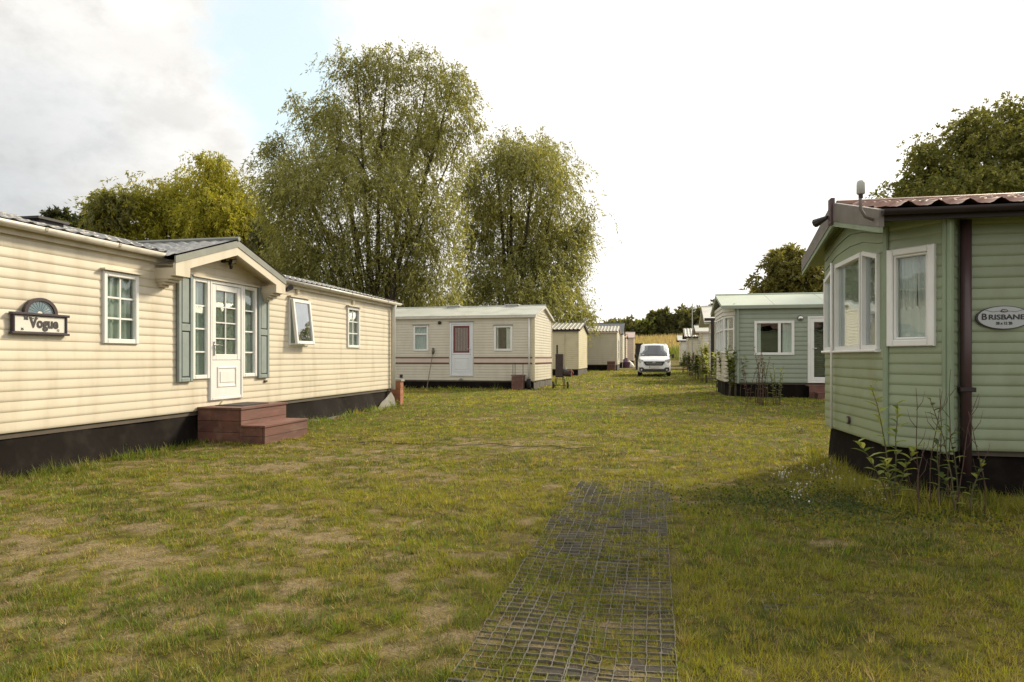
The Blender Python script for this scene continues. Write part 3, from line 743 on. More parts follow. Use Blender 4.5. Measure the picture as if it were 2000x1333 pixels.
MB().tube([FL(a-.01, .12, z-.06), FL(a-.01, .12, z-.115)], [.028, .02], 10).build('sensor', 'black', e)
a, z = FL.pt(553, 569, .1)
e = empty('security_camera', FL(a, .02, z), 'small black camera on the cream wall right of the porch', 'camera')
MB().tube([FL(a-.09, .30, z+.055), FL(a+.12, .1, z+.03)], [.05, .035], 10).build('camera_body', 'black', e)
MB().tube([FL(a-.0, .015, z-.06), FL(a+.0, .1, z-.03), FL(a, .19, z+.04)], [.02, .016, .016], 8).build('arm', 'black', e)

# ------------------------------------------------------------------ steps to the door
st_ = empty('wooden_steps', (-6.0, 9.4, 0), 'red brown wooden steps of two treads leading to the white door', 'steps')
def plank(x0, x1, y0, y1, z0, z1, nm='plank'):
    fr_ = WORLD; mb = MB(); mb.wbox(x0, x1, y0, y1, z0, z1); return mb.build(nm, 'plank', st_)
sy0, sy1, ux1, lx1 = 8.78, 10.02, -5.795, -5.42
for z0_, z1_ in ((.02, .17), (.176, .335), (.341, .50)):
    plank(ux1-.035, ux1-.005, sy0+.01, sy1-.01, z0_, z1_); plank(-6.50, ux1-.04, sy0+.005, sy0+.03, z0_, z1_)
    plank(-6.50, ux1-.04, sy1-.03, sy1-.005, z0_, z1_)
for i in range(5): w_ = (ux1+.018+6.50)/5; plank(-6.50+w_*i, -6.505+w_*(i+1), sy0-.015-.004*(i % 2), sy1+.012, .503, .531)
for z0_, z1_ in ((-.02, .12), (.126, .25)):
    plank(lx1-.035, lx1-.005, sy0+.01, sy1-.02, z0_, z1_); plank(ux1+.0, lx1-.04, sy0+.005, sy0+.03, z0_, z1_); plank(ux1+.0, lx1-.04, sy1-.04, sy1-.015, z0_, z1_)
for i in range(3): w_ = (lx1+.015-ux1)/3; plank(ux1+w_*i, ux1-.005+w_*(i+1), sy0-.012, sy1+.004*(i % 2), .255, .281)
mb = MB(); mb.wbox(-6.40, -5.95, 9.05, 9.75, .533, .543)
tag(mb.build('door_mat', 'mat', None, (-6.2, 9.4, .533)), 'dark flat mat lying on the top tread below the white door', 'door mat')

# brick pier at the far corner
bp_ = empty('brick_pier', (-6.57, 16.72, 0), 'pier of orange bricks at the far corner of the cream home with shutters', 'brick pier')
b0x, b0y = -6.73, 16.62; gzb = gz(-6.4, 16.7)
mb = MB(); mb.wbox(b0x+.006, b0x+.324, b0y+.006, b0y+.204, gzb-.05, gzb+.60); mb.build('mortar', 'mortar', bp_)
for r in range(8):
    z0_ = gzb+.075*r; 
    cells_ = [(0, .215), (.225, .33)] if r % 2 else [(0, .105), (.115, .33)]
    for a, b_ in cells_:
        j = rnd.uniform(-.003, .003); mb = MB(); mb.wbox(b0x+a+j, b0x+b_+j, b0y-.003+j, b0y+.21+j, z0_, z0_+.066); mb.build('brick', 'brick', bp_)
mb = MB(); mb.wbox(b0x-.02, b0x+.36, b0y-.02, b0y+.22, gzb+.605, gzb+.66); mb.build('cap_slab', 'concrete', bp_)

# ------------------------------------------------------------------ generic mobile home for the two rows
def home_box(name, label, x0, y0, rot, L_, W_, zb, ze, zr, wall, roofm, side, front=(), end=(), roofstyle='flat', bh=.1, ovh=.12, ovl=.12,
             fasc='gutter', skirt='skirt', door=None, group=None, endwall=None, trim='ivory', gut=None):
    """side: -1 body extends to -x from the lane corner, +1 to +x. (x0,y0) = lane corner nearest the camera"""
    g0 = gz(x0, y0)
    e = empty(name, (x0, y0, g0), label, 'mobile home', group)
    ca, sa_ = math.cos(rot), math.sin(rot)
    def T(x, y, z=0): return (x0+x*ca-y*sa_, y0+x*sa_+y*ca, z)
    xa, xb = (-L_, 0) if side < 0 else (0, L_)
    p = T(xa, 0); ff = Fr(p[0], p[1], rot)                       # camera facing long side, s from xa
    if side < 0: p = T(0, 0); fe = Fr(p[0], p[1], rot+R(90))
    else: p = T(0, W_); fe = Fr(p[0], p[1], rot-R(90))
    ops_f = [opening(*f_['r']) for f_ in front(ff) ] if callable(front) else []
    F_ = front(ff) if callable(front) else []; E_ = end(fe) if callable(end) else []
    ops_e = [opening(*f_['r']) for f_ in E_]
    boards(siding(ff, 0, L_, zb, ze, ops_f, bh), 'cladding', wall, e, True)
    sl2 = (zr-ze)/(W_/2)
    g_ = (lambda z: max(0, (z-ze)/sl2)), (lambda z: W_-max(0, (z-ze)/sl2))
    boards(siding(fe, g_[0], g_[1], zb, zr-.03, ops_e, bh), 'end_cladding', endwall or wall, e, True)
    p = T(xa if side < 0 else xb, W_ if side < 0 else 0); f2 = Fr(p[0], p[1], rot-R(90) if side < 0 else rot+R(90))
    boards(siding(f2, g_[0], g_[1], zb, zr-.03, (), .3), 'far_end_cladding', wall, e, True)
    p = T(xb, W_); f3 = Fr(p[0], p[1], rot+R(180)); boards(siding(f3, 0, L_, zb, ze, (), .3), 'rear_cladding', wall, e, True)
    mb = MB(); vs = [T(x, y, z) for z in (zb-.05, zb) for x, y in ((xa+.03, .03), (xb-.03, .03), (xb-.03, W_-.03), (xa+.03, W_-.03))]
    mb.add(vs, [(0, 1, 2, 3), (4, 5, 6, 7), (0, 1, 5, 4), (1, 2, 6, 5), (2, 3, 7, 6), (3, 0, 4, 7)]); mb.build('floor', 'floor', e)
    mb = MB(); mb.add([T(x, y, z) for z in (zb+.01, ze-.03) for x, y in ((xa+.1, 1.7), (xb-.1, 1.7), (xb-.1, 1.75), (xa+.1, 1.75))], [(0, 1, 2, 3), (4, 5, 6, 7), (0, 1, 5, 4), (1, 2, 6, 5), (2, 3, 7, 6), (3, 0, 4, 7)]); mb.build('inner_wall', 'innerwall', e)
    for q in (0, L_-.06): MB().box(ff, q, q+.06, -.01, .028, zb-.01, ze-.02, .006).build('corner_trim', trim, e)
    for q in (0, W_-.06): MB().box(fe, q, q+.06, -.01, .024, zb-.01, ze-.02, .006).build('corner_trim', trim, e)
    # roof
    oe = ze-ovh*sl2
    def PR(l, w_, z): return T(l, w_, z)
    la, lb = xa-ovl, xb+ovl
    if roofstyle == 'tile':
        mb = tile_sheet(PR, la, lb, -ovh, oe+.03, W_/2, zr+.03, .24, .45, .03); m2 = tile_sheet(PR, la, lb, W_+ovh, oe+.03, W_/2, zr+.03, .48, .9, .03, seg=4)
        mb.add(m2.v, m2.f)
    else:
        mb = MB(); n = int(L_/1.2)
        for sgn in (0, 1):
            w0_, w1_ = (-ovh, W_/2) if sgn == 0 else (W_+ovh, W_/2)
            for i in range(n):
                a, b_ = la+(lb-la)*i/n, la+(lb-la)*(i+1)/n-.01
                mb.add([PR(l, q, z) for l in (a, b_) for q, z in ((w0_, oe+.02), (w1_, zr+.02), (w1_, zr+.04), (w0_, oe+.04))], [(0, 1, 2, 3), (4, 5, 6, 7), (0, 1, 5, 4), (1, 2, 6, 5), (2, 3, 7, 6), (3, 0, 4, 7)])
    rf = mb.build('roof', roofm, e, recalc=False)
    MB().tube([PR(la, W_/2, zr+.04), PR(lb, W_/2, zr+.04)], .04, 6).build('ridge_cap', roofm, rf)
    mb = MB()
    for w0_, w1_ in ((-ovh, W_/2), (W_+ovh, W_/2)):
        mb.add([PR(l, q, z) for l in (la+.01, lb-.01) for q, z in ((w0_, oe-.06), (w1_, zr-.06), (w1_, zr+.018), (w0_, oe+.018))], [(0, 1, 2, 3), (4, 5, 6, 7), (0, 1, 5, 4), (1, 2, 6, 5), (2, 3, 7, 6), (3, 0, 4, 7)])
    mb.build('roof_edge', fasc, e)
    if gut: 
        p0, p1 = PR(la, -ovh-.04, oe), PR(lb, -ovh-.04, oe); gutter(p0, p1, .05).build('gutter', gut, e, smooth=True)
        q = .12 if side > 0 else L_-.12
        MB().tube([ff(q, .16, oe-.03), ff(q, .06, oe-.15), ff(q, .06, zb-.1)], .032, 8).build('downpipe', gut, e, smooth=True)
    # skirt
    mb = MB()
    zg = g0-.12
    for (fr_, a) in ((ff, L_), (fe, W_), (f2, W_), (f3, L_)):
        mb.box(fr_, .03, a-.03, -.08, -.05, zg, zb)
    mb.build('skirt', skirt, e)
    if skirt == 'skirt':
        mb = MB(); i = 0; q = .02
        while q < W_-.1:
            w_ = rnd.uniform(.12, .18); z1_ = zb-.015-rnd.uniform(0, .05); MB().box(fe, q, min(q+w_, W_), -.03, -.01+rnd.uniform(0, .012), zg, z1_).build('skirt_board', 'greyskirt', e); q += w_+.012
    for f_ in F_+E_:
        fr_ = ff if f_ in F_ else fe
        k = {a: b_ for a, b_ in f_.items() if a not in ('r', 'type')}
        if f_.get('type', 'window') == 'window': window(e, fr_, *f_['r'], **k)
        elif f_['type'] == 'door': f_['build'](e, fr_, f_['r'])
    return e, ff, fe, T

def fr2(a, b_): ang = math.atan2(b_[1]-a[1], b_[0]-a[0]); return Fr(a[0], a[1], ang), math.hypot(b_[0]-a[0], b_[1]-a[1])
# ---- second cream home with pink stripes
def door_stained(e, fr, r):
    a, b_, c, d_ = r
    mb = MB(); frame_ring(mb, fr, a, b_, c, d_, .07, -.03, .04); d = mb.build('door', 'doorwhite', e); d['label'] = 'white door with burgundy bordered leaded glass'
    zm = c+(d_-c)*.40
    mb = MB(); mb.box(fr, a+.075, b_-.075, -.02, .022, c+.07, zm, .006); frame_ring(mb, fr, a+.15, b_-.15, c+.16, zm-.12, .025, .023, .034); mb.box(fr, a+.22, b_-.22, .023, .03, c+.24, zm-.20, .005); mb.build('door_panel', 'doorwhite', d)
    mb = MB(); frame_ring(mb, fr, a+.075, b_-.075, zm+.005, d_-.075, .06, -.02, .026); mb.build('door_leaf_upper', 'doorwhite', d)
    mb = MB(); frame_ring(mb, fr, a+.13, b_-.13, zm+.06, d_-.13, .07, -.01, .012); mb.build('red_glass_border', 'red', d)
    mb = MB(); mb.box(fr, a+.195, b_-.195, -.012, -.004, zm+.125, d_-.195); mb.build('pane', 'lead', d)
    g = MB()
    for i in range(1, 5): q = a+.17+(b_-a-.34)*i/5; g.box(fr, q-.004, q+.004, -.004, .004, zm+.10, d_-.17)
    g.build('lead_lines', 'black', d)
    MB().tube([fr(b_-.10, .02, c+1.0), fr(b_-.10, .07, c+1.0), fr(b_-.2, .07, c+1.0)], .01, 6).build('handle', 'chrome', d)
    MB().box(fr, a-.03, b_+.03, 0, .07, d_+.01, d_+.03).build('drip_hood', 'greymetal', d)
X2, Y2 = 25*(-SA+.034*CA), 24.75*(CA+.034*SA)
def front2(ff):
    def q(x0, x1, y0, y1, **k): r = ff.rect(x0, x1, y0, y1); k['r'] = r; return k
    return [q(808, 837, 636, 686, trans=ff.rect(808, 837, 650, 653)[2], fw=.07, hood='greymetal', cur=[(0, 1)], curm='lace'),
            q(879, 924, 630, 735, type='door', build=door_stained), q(965, 1001, 636, 686, fw=.08, hood='greymetal', cur=[(.0, .12), (.7, 1)], curm='whitelace')]
h2, f2f, f2e, T2 = home_box('mobile_home', 'pale cream mobile home with two dark pink stripes and a burgundy glazed door', X2, Y2, R(-2.5), 9.0, 3.35, .40, 2.80, 3.22, 'cream2', 'paleroof', -1, front2, None,
    bh=.1, fasc='gutter', ovl=.1)
_, za = f2f.pt(900, 699+0); _, z1_ = f2f.pt(1000, 700.5); _, z2_ = f2f.pt(1000, 708.5)
dA = f2f.rect(879, 924, 630, 735)
for (fr_, segs) in ((f2f, [(.06, dA[0]-.035), (dA[1]+.035, 8.94)]), (f2e, [(.06, 3.29)])):
    for a, b_ in segs:
        MB().box(fr_, a, b_, .0, .019, z2_-.03, z1_+.03).build('pink_stripe', 'pinkcream', h2)
        MB().box(fr_, a, b_, .0, .024, z1_-.0, z1_+.05).build('dark_stripe', 'stripe_dark', h2)
        MB().box(fr_, a, b_, .0, .024, z2_-.055, z2_-.005).build('dark_stripe', 'stripe_dark', h2)
a, z = f2f.pt(859, 631); MB().tube([f2f(a, .01, z), f2f(a, .09, z)], [.07, .05], 12).build('wall_lamp', 'brown', h2, smooth=True)
a, z = f2f.pt(784, 735); MB().box(f2f, a-.05, a+.05, .0, .04, z-.06, z+.06).build('vent_grille', 'brown', h2)
a, z = f2f.pt(901, 741); MB().poly(f2f, [(a-.09+.18*i/6, z-.04+.08*math.sin(math.pi*i/6)) for i in range(7)], .0, .05).build('vent_cowl', 'greymetal', h2)
q = f2f.at(1034)[0]; MB().tube([f2f(q, .045, 2.68), f2f(q, .045, .38)], .03, 8).build('downpipe', 'white', h2, smooth=True)
for px in (858, 979):
    qa = f2f.at(px)[0]; mb = MB(); mb.box(f2f, qa-.2, qa+.2, -2.0, -1.6, 3.20, 3.30, .0); mb.box(f2f, qa-.26, qa+.26, -2.06, -1.54, 3.30, 3.33); mb.build('roof_vent', 'plastic', h2)
# chassis wheel behind the corner
def wheel_at(parent, c, ax, r, w_, nm='wheel'):
    c = Vector(c); ax = Vector(ax).normalized()
    mb = MB(); pts = [c+ax*(w_*k) for k in (-.5, -.42, -.3, .3, .42, .5)]
    mb.tube(pts, [r*.80, r*.95, r, r, r*.95, r*.80], 22); o = mb.build(nm, 'tyre', parent, smooth=True)
    mb = MB(); mb.tube([c-ax*w_*.52, c+ax*w_*.52], r*.56, 14); mb.build('rim', 'rim', o)
    return o
qa = f2f.at(1033)[0]
wheel_at(h2, f2f(qa, .02, gz(X2, Y2)+.19), (1, 0, 0), .2, .14)

# step block with rails beside the corner
ux, uy = f2f(f2f.at(1016)[0], .28, 0)[:2]
g0 = gz(ux, uy); e = empty('step_box', (ux, uy, g0), 'small brown boxed step with thin rails below the right window of the pink striped home', 'steps')
for i in range(3): mb = MB(); mb.wbox(ux-.2, ux+.2, uy-.25, uy-.22, g0+.01+.16*i, g0+.165+.16*i); mb.build('plank', 'plank', e)
for i in range(3): mb = MB(); mb.wbox(ux+.17, ux+.2, uy-.215, uy+.22, g0+.01+.16*i, g0+.165+.16*i); mb.build('plank', 'plank', e)
mb = MB(); mb.wbox(ux-.22, ux+.22, uy-.27, uy+.24, g0+.5, g0+.53); mb.build('tread', 'plank', e)
for dx, hh in ((-.18, .88), (-.1, .93), (.19, .92)): MB().tube([(ux+dx, uy-.1, g0+.52), (ux+dx, uy-.1, g0+hh+.03)], .012, 6).build('rail_post', 'twig', e)
# long handled brush leaning on the wall
sx = f2f.at(845)[0]; p0 = f2f(sx-.07, .42, gz(*f2f(sx, .42, 0)[:2])); p1 = f2f(sx+.03, .06, 1.42)
e = empty('broom', p0, 'long broom leaning upside down against the pink striped home', 'broom')
MB().tube([p0, p1], .014, 8).build('handle', 'wood', e)
mb = MB(); mb.tube([f2f(sx+.03, .055, 1.38), f2f(sx+.035, .05, 1.48), f2f(sx+.04, .045, 1.62)], [.03, .055, .035], 10); mb.build('brush_head', 'tarp', e, smooth=True)

# smoker grill on a wheeled stand
gx, gy = 25.2*(-SA+.0705*CA), 25.2*(CA+.0705*SA); g0 = gz(gx, gy)
e = empty('smoker_grill', (gx, gy, g0), 'rusty dark upright smoker grill on thin legs with wheels beside the gable', 'grill')
mb = MB(); mb.box(WORLD, gx-.15, gx+.13, -gy-.2, -gy+.2, g0+.42, g0+1.27, .03); body = mb.build('body', 'rust', e)
MB().tube([(gx-.11, gy, g0+1.27), (gx-.11, gy, g0+1.6)], .035, 10).build('chimney', 'rust', body)
for dx, dy in ((-.13, -.17), (.11, -.17), (-.13, .17), (.11, .17)): MB().tube([(gx+dx, gy+dy, g0+.42), (gx+dx*1.5, gy+dy, g0+.0)], .014, 6).build('leg', 'black', e)
MB().tube([(gx-.2, gy-.16, g0+.12), (gx+.26, gy-.16, g0+.12)], .01, 6).build('stretcher', 'black', e)
wheel_at(e, (gx+.3, gy-.17, g0+.13), (1, .3, 0), .13, .05); wheel_at(e, (gx-.24, gy-.17, g0+.13), (1, .3, 0), .13, .05)
mb = MB(); mb.tube([(gx+.13, gy-.02, g0+.58), (gx+.42, gy-.02, g0+.55)], .13, 12); fb = mb.build('firebox', 'rust', e)
MB().tube([(gx+.34, gy-.16, g0+.62), (gx+.42, gy-.17, g0+.7), (gx+.5, gy-.12, g0+.58), (gx+.46, gy-.16, g0+.45)], .02, 6).build('handle', 'redpaint', fb)
MB().tube([(gx+.2, gy, g0+.7), (gx+.2, gy, g0+.78)], [.05, .04], 10).build('lid_cup', 'plastic', fb)

# ---- homes further along the left side
def cxy(px, Zc): u = (px-1000)/F; return Zc*(-SA+u*CA), Zc*(CA+u*SA)
x_, y_ = cxy(1129.5, 39.2)
g_ = gz(x_, y_)
h3, ff3, fe3, T3 = home_box('mobile_home', 'cream home with ribbed pale roof sheet next behind the smoker grill', x_, y_, 0, 8.0, 5.2, g_+.38, g_+2.64, g_+3.10, 'ivory', 'palesheet', -1,
    roofstyle='tile', bh=.12, fasc='brown', ovh=.15)
MB().tube([ff3(7.25, .05, g_+2.55), ff3(7.25, .05, g_+.38)], .03, 6).build('downpipe', 'ivory', h3)
x_, y_ = cxy(1204.5, 50.0); g_ = gz(x_, y_)
def end4(fe):
    return [dict(r=(1.9, 2.9, g_+.75, g_+2.35), fw=.12, trans=g_+1.35, m='white')]
h4, ff4, fe4, T4 = home_box('mobile_home', 'beige home with ribbed roof and tall window on its end, brown crate at its corner', x_, y_, 0, 8.0, 4.2, g_+.42, g_+2.85, g_+3.3, 'cream2', 'palesheet', -1, None, end4,
    roofstyle='tile', bh=.14, fasc='pinkcream', ovh=.15)
cx_, cy_ = cxy(1194, 49.2); g1 = gz(cx_, cy_)
e = empty('brown_crate', (cx_, cy_, g1), 'red brown boxed step against the beige home with the tall end window', 'steps')
for i in range(3): mb = MB(); mb.wbox(cx_-.28, cx_+.28, cy_-.3, cy_+.3, g1+.23*i, g1+.22+.23*i); mb.build('plank', 'plank', e)
x_, y_ = cxy(1215.5, 59.0); g_ = gz(x_, y_)
home_box('mobile_home', 'tall home with dark blue grey roof showing above the ribbed roofs', x_, y_, 0, 9, 4.0, g_+.5, g_+3.0, g_+3.95, 'whitewall', 'blueslate', -1, bh=.2, fasc='brown')
x_, y_ = cxy(1222.5, 68.0); g_ = gz(x_, y_)
home_box('mobile_home', 'beige home with small orange roof and brown downpipe', x_, y_, 0, 6, 3.2, g_+.4, g_+2.9, g_+3.25, 'pinkcream', 'orangetile', -1, bh=.2, fasc='brown', gut='brown')
x_, y_ = cxy(1237.5, 76.0); g_ = gz(x_, y_)
home_box('mobile_home', 'last home of the left row, beige with a pale pink roof', x_, y_, 0, 6, 3.2, g_+.4, g_+3.0, g_+3.6, 'pinkcream', 'pinkroof', -1, bh=.2, fasc='pinkroof')
bx, by = cxy(1222, 60.5); g1 = gz(bx, by)
e = empty('plastic_tub', (bx, by, g1), 'purple plastic tub on the grass by the far left homes', 'tub')
MB().tube([(bx, by, g1), (bx, by, g1+.5), (bx, by, g1+.52)], [.32, .42, .45], 16).build('tub', 'purple', e)
MB().tube([(bx-.05, by, g1+.5), (bx+.05, by, g1+.9)], [.3, .12], 10).build('lid', 'purple', e)
bx, by = cxy(1231, 61.5); g1 = gz(bx, by)
e = empty('rubbish_sack', (bx, by, g1), 'white sack slumped beside the purple tub', 'sack')
mb = MB(); mb.tube([(bx, by, g1), (bx+.02, by, g1+.12), (bx-.03, by, g1+.35), (bx-.1, by, g1+.58), (bx-.12, by, g1+.66)], [.34, .36, .26, .1, .05], 9); mb.build('sack', 'signwhite', e, smooth=True)

# ------------------------------------------------------------------ white van
def make_van():
    vx, vy = cxy(1277.5, 37.4); g0 = gz(vx, vy+1)
    vy -= 0
    e = empty('parked_van', (vx, vy+2, g0), 'white compact van with roof rails parked facing the camera on the lane', 'van')
    # body as cross sections from nose to tail: y, half width low, half width belt, half width top, z low, z belt, z top
    S = [(.00, .66, .66, .55, .34, .50, .62), (.06, .80, .80, .66, .26, .52, .78), (.18, .87, .86, .76, .22, .60, .90), (.45, .90, .89, .80, .22, .72, .99), (.85, .905, .90, .82, .22, .80, 1.08),
         (1.12, .905, .90, .80, .22, .84, 1.14), (1.45, .905, .90, .785, .22, .90, 1.46), (1.80, .905, .90, .755, .22, .92, 1.74), (2.05, .905, .90, .745, .22, .93, 1.81), (2.8, .905, .90, .75, .22, .93, 1.84), (3.7, .905, .90, .75, .22, .93, 1.83),
         (4.15, .90, .89, .67, .24, .93, 1.76), (4.36, .86, .85, .64, .30, .90, 1.60), (4.38, .80, .78, .60, .34, .85, 1.2)]
    mb = MB(); k = 0; rings = []
    for (y, wl, wb, wt, zl, zb_, zt) in S:
        r = []
        half = [(0, zl), (wl*.9, zl), (wl, zl+.08), (wb, zb_), (wb*.985, zb_+.05), (wt+(wb-wt)*.25, zb_+(zt-zb_)*.70), (wt, zt-.06*(zt-zb_)/.8), (wt*.88, zt-.012), (0, zt+.012)]
        full = half+[(-x, z) for x, z in half[-2:0:-1]]
        rings.append([(vx+x, vy+y, g0+z) for x, z in full])
    n = len(rings[0]); vs = [p for r in rings for p in r]
    fs = [(i*n+j, i*n+(j+1) % n, (i+1)*n+(j+1) % n, (i+1)*n+j) for i in range(len(rings)-1) for j in range(n)]+[tuple(range(n)), tuple(range((len(rings)-1)*n, len(rings)*n))]
    mb.add(vs, fs); mb.build('body', 'paint', e, smooth=True)
    # windscreen: quad strip slightly proud of the sloping front
    def wsp(q, s):   # q 0 bottom..1 top, s -1..1
        y = 1.08+(1.80-1.08)*q; z = 1.145+(1.725-1.145)*q; hw = .80+(.72-.80)*q
        return (vx+s*hw, vy+y-.035+.10*s*s-.0, g0+z+.012-.02*s*s)
    mb = MB(); nn = 10; mm = 5
    mb.add([wsp(i/mm, -1+2*j/nn) for i in range(mm+1) for j in range(nn+1)], [(i*(nn+1)+j, i*(nn+1)+j+1, (i+1)*(nn+1)+j+1, (i+1)*(nn+1)+j) for i in range(mm) for j in range(nn)])
    ws = mb.build('windscreen', 'windscreen' if False else M['black'], e, smooth=True, recalc=False)
    mb = MB(); mb.add([tuple(Vector(wsp(.03+.94*i/mm, (-1+2*j/nn)*.97))+Vector((0, -.012, .012))) for i in range(mm+1) for j in range(nn+1)], [(i*(nn+1)+j, i*(nn+1)+j+1, (i+1)*(nn+1)+j+1, (i+1)*(nn+1)+j) for i in range(mm) for j in range(nn)])
    mb.build('pane', 'vanglass', ws, smooth=True, recalc=False)
    f = Fr(vx, vy, 0)
    mb = MB(); mb.box(f, -.66, -.55, -1.02, -.99, g0+1.19, g0+1.23); mb.build('sticker', 'white', ws)
    # grille, lower intake, fog lamps, plate, badge
    mb = MB(); mb.poly(f, [(-.54, g0+.83), (.54, g0+.83), (.57, g0+.79), (.44, g0+.61), (-.44, g0+.61), (-.57, g0+.79)], -.15, .035); gr = mb.build('grille', 'black', e)
    for i in range(2): z = g0+.735-.06*i; mb = MB(); mb.box(f, -.44+.03*i, .44-.03*i, .035, .045, z, z+.014); mb.build('grille_bar', 'chrome', gr)
    for i in range(2):
        z = g0+.765+.028*i; mb = MB()
        for s_ in (-1, 1): mb.poly(f, [(0, z+.035), (s_*.085, z-.01), (s_*.085, z-.028), (0, z+.016)], .046, .054)
        mb.build('badge_chevron', 'chrome', gr)
    mb = MB(); mb.poly(f, [(-.80, g0+.50), (-.62, g0+.50), (-.52, g0+.41), (.52, g0+.41), (.62, g0+.50), (.80, g0+.50), (.80, g0+.33), (.72, g0+.28), (-.72, g0+.28), (-.80, g0+.33)], -.2, .022); lb = mb.build('lower_intake', 'black', e)
    for s_ in (-1, 1):
        MB().tube([f(s_*.68, .0, g0+.37), f(s_*.68, .034, g0+.37)], .05, 12).build('fog_lamp', 'chrome', lb)
        # headlight
        mb = MB(); mb.poly(f, [(s_*.54, g0+.80), (s_*.60, g0+.90), (s_*.80, g0+.96), (s_*.86, g0+.93), (s_*.84, g0+.80), (s_*.70, g0+.74)], -.42, -.10); hl = mb.build('headlight', 'plastic', e)
        mb = MB(); mb.poly(f, [(s_*.60, g0+.81), (s_*.64, g0+.88), (s_*.79, g0+.93), (s_*.80, g0+.82), (s_*.70, g0+.77)], -.10, -.094); mb.build('reflector', 'chrome', hl)
        # mirror
        mb = MB(); mb.tube([f(s_*.86, -1.28, g0+1.13), f(s_*.98, -1.25, g0+1.14)], .03, 8); mb.box(f, min(s_*.96, s_*1.10), max(s_*.96, s_*1.10), -1.30, -1.17, g0+1.02, g0+1.23, .03); mb.build('wing_mirror', 'black', e)
        # roof rail
        MB().tube([(vx+s_*.62, vy+1.95, g0+1.76), (vx+s_*.62, vy+2.05, g0+1.86), (vx+s_*.62, vy+3.8, g0+1.88), (vx+s_*.62, vy+3.9, g0+1.79)], .022, 8).build('roof_rail', 'plastic', e)
        # side windows and doors
        mb = MB(); X_ = [(1.5, .99), (1.95, 1.52), (2.6, 1.56), (2.6, 1.0)]
        side = lambda yy, zz: (vx+s_*(.905-.20*max(0, (zz-.93)/.86)+.014), vy+yy, g0+zz)
        mb.add([side(*q) for q in X_], [(0, 1, 2, 3)]); mb.add([side(*q) for q in ((2.68, 1.0), (2.68, 1.56), (3.5, 1.55), (3.5, 1.0))], [(0, 1, 2, 3)]); mb.build('side_window', 'carglass', e, recalc=False)
        for yy in (.78, 3.55): wheel_at(e, (vx+s_*.80, vy+yy, g0+.31), (1, 0, 0), .31, .2)
        mb = MB(); mb.wbox(vx+s_*.905-.012, vx+s_*.905+.012, vy+1.3, vy+3.2, g0+.42, g0+.52); mb.build('side_strip', 'black', e)
    mb = MB(); mb.box(f, -.26, .26, .024, .034, g0+.47, g0+.575); pl = mb.build('number_plate', 'signwhite', e)
    mb = MB(); mb.box(f, -.26, -.225, .0345, .037, g0+.475, g0+.57); mb.build('plate_band', 'signblue', pl)
    for s_ in (-1, 1): MB().tube([(vx+.1*s_-.2, vy+1.07, g0+1.15), (vx+.1*s_+.35*s_, vy+1.12, g0+1.19)], .01, 6).build('wiper', 'black', e)
M['vanglass'] = glass('van_glass', (.3, .36, .36), .10)
make_van()
# dark post and box behind the van
px_, py_ = cxy(1249, 52); g1 = gz(px_, py_)
e = empty('lidded_bin', (px_, py_, g1), 'dark bin standing behind the white van', 'bin')
mb = MB(); mb.wbox(px_-.28, px_+.28, py_-.28, py_+.28, g1, g1+1.9); mb.build('body', 'brown', e)
mb = MB(); mb.wbox(px_-.32, px_+.32, py_-.32, py_+.32, g1+1.9, g1+2.0); mb.build('lid', 'brown', e)

# ------------------------------------------------------------------ second green home, right side
XG, YG = cxy(1437, 20.1)
def door_glass(e, fr, r):
    a, b_, c, d_ = r
    mb = MB(); frame_ring(mb, fr, a, b_, c, d_, .06, -.03, .04); d = mb.build('door', 'white', e); d['label'] = 'fully glazed white door'
    mb = MB(); frame_ring(mb, fr, a+.062, b_-.062, c+.062, d_-.062, .11, -.02, .03); mb.build('door_leaf', 'white', d)
    MB().box(fr, a+.17, b_-.17, -.012, -.006, c+.17, d_-.17).build('pane', 'glass', d)
    g = MB(); n = 26
    for i in range(n): z = c+.18+(d_-c-.36)*i/n; g.box(fr, a+.17, b_-.17, -.06, -.04, z, z+.045)
    o = g.build('blind', 'brown', d); o['kind'] = 'stuff'
    MB().tube([fr(a+.13, .03, c+1.0), fr(a+.13, .07, c+1.0), fr(a+.24, .07, c+1.0)], .01, 6).build('handle', 'chrome', d)
def frontG(ff):
    r1 = ff.rect(1473, 1551, 627, 694); ml = ff.at(1522)[0]; r2 = ff.rect(1577, 1618, 618, 752)
    r2 = (r2[0], r2[0]+.95, ZBG+.0, r2[3])
    return [dict(r=r1, mull=(ml,), fw=.075, cur=[(0, .12), (.75, 1)], curm='whitelace'), dict(r=r2, type='door', build=door_glass)]
gG = gz(XG, YG); ZBG = gG+.42
def endG(fe):   # bay window on the lane end
    a0_, a1_ = .30, 3.45
    return []
hG, ffG, feG, TG = home_box('mobile_home', 'grey green mobile home with pale green roof, wide white window and glazed door', XG, YG, 0, 9.5, 3.75, ZBG, gG+2.68, gG+3.12, 'green2', 'greenroof', 1, frontG, endG,
    bh=.13, fasc='green2', trim='green2', ovh=.16, ovl=.42, endwall='green2')
a, z = ffG.pt(1563, 622); MB().tube([ffG(a, .01, z), ffG(a, .08, z)], [.09, .06], 14).build('wall_lamp', 'chrome', hG, smooth=True)
q = ffG.at(1441)[0]; MB().tube([ffG(q, .05, gG+2.6), ffG(q, .05, ZBG-.02)], .032, 8).build('downpipe', 'green2', hG)
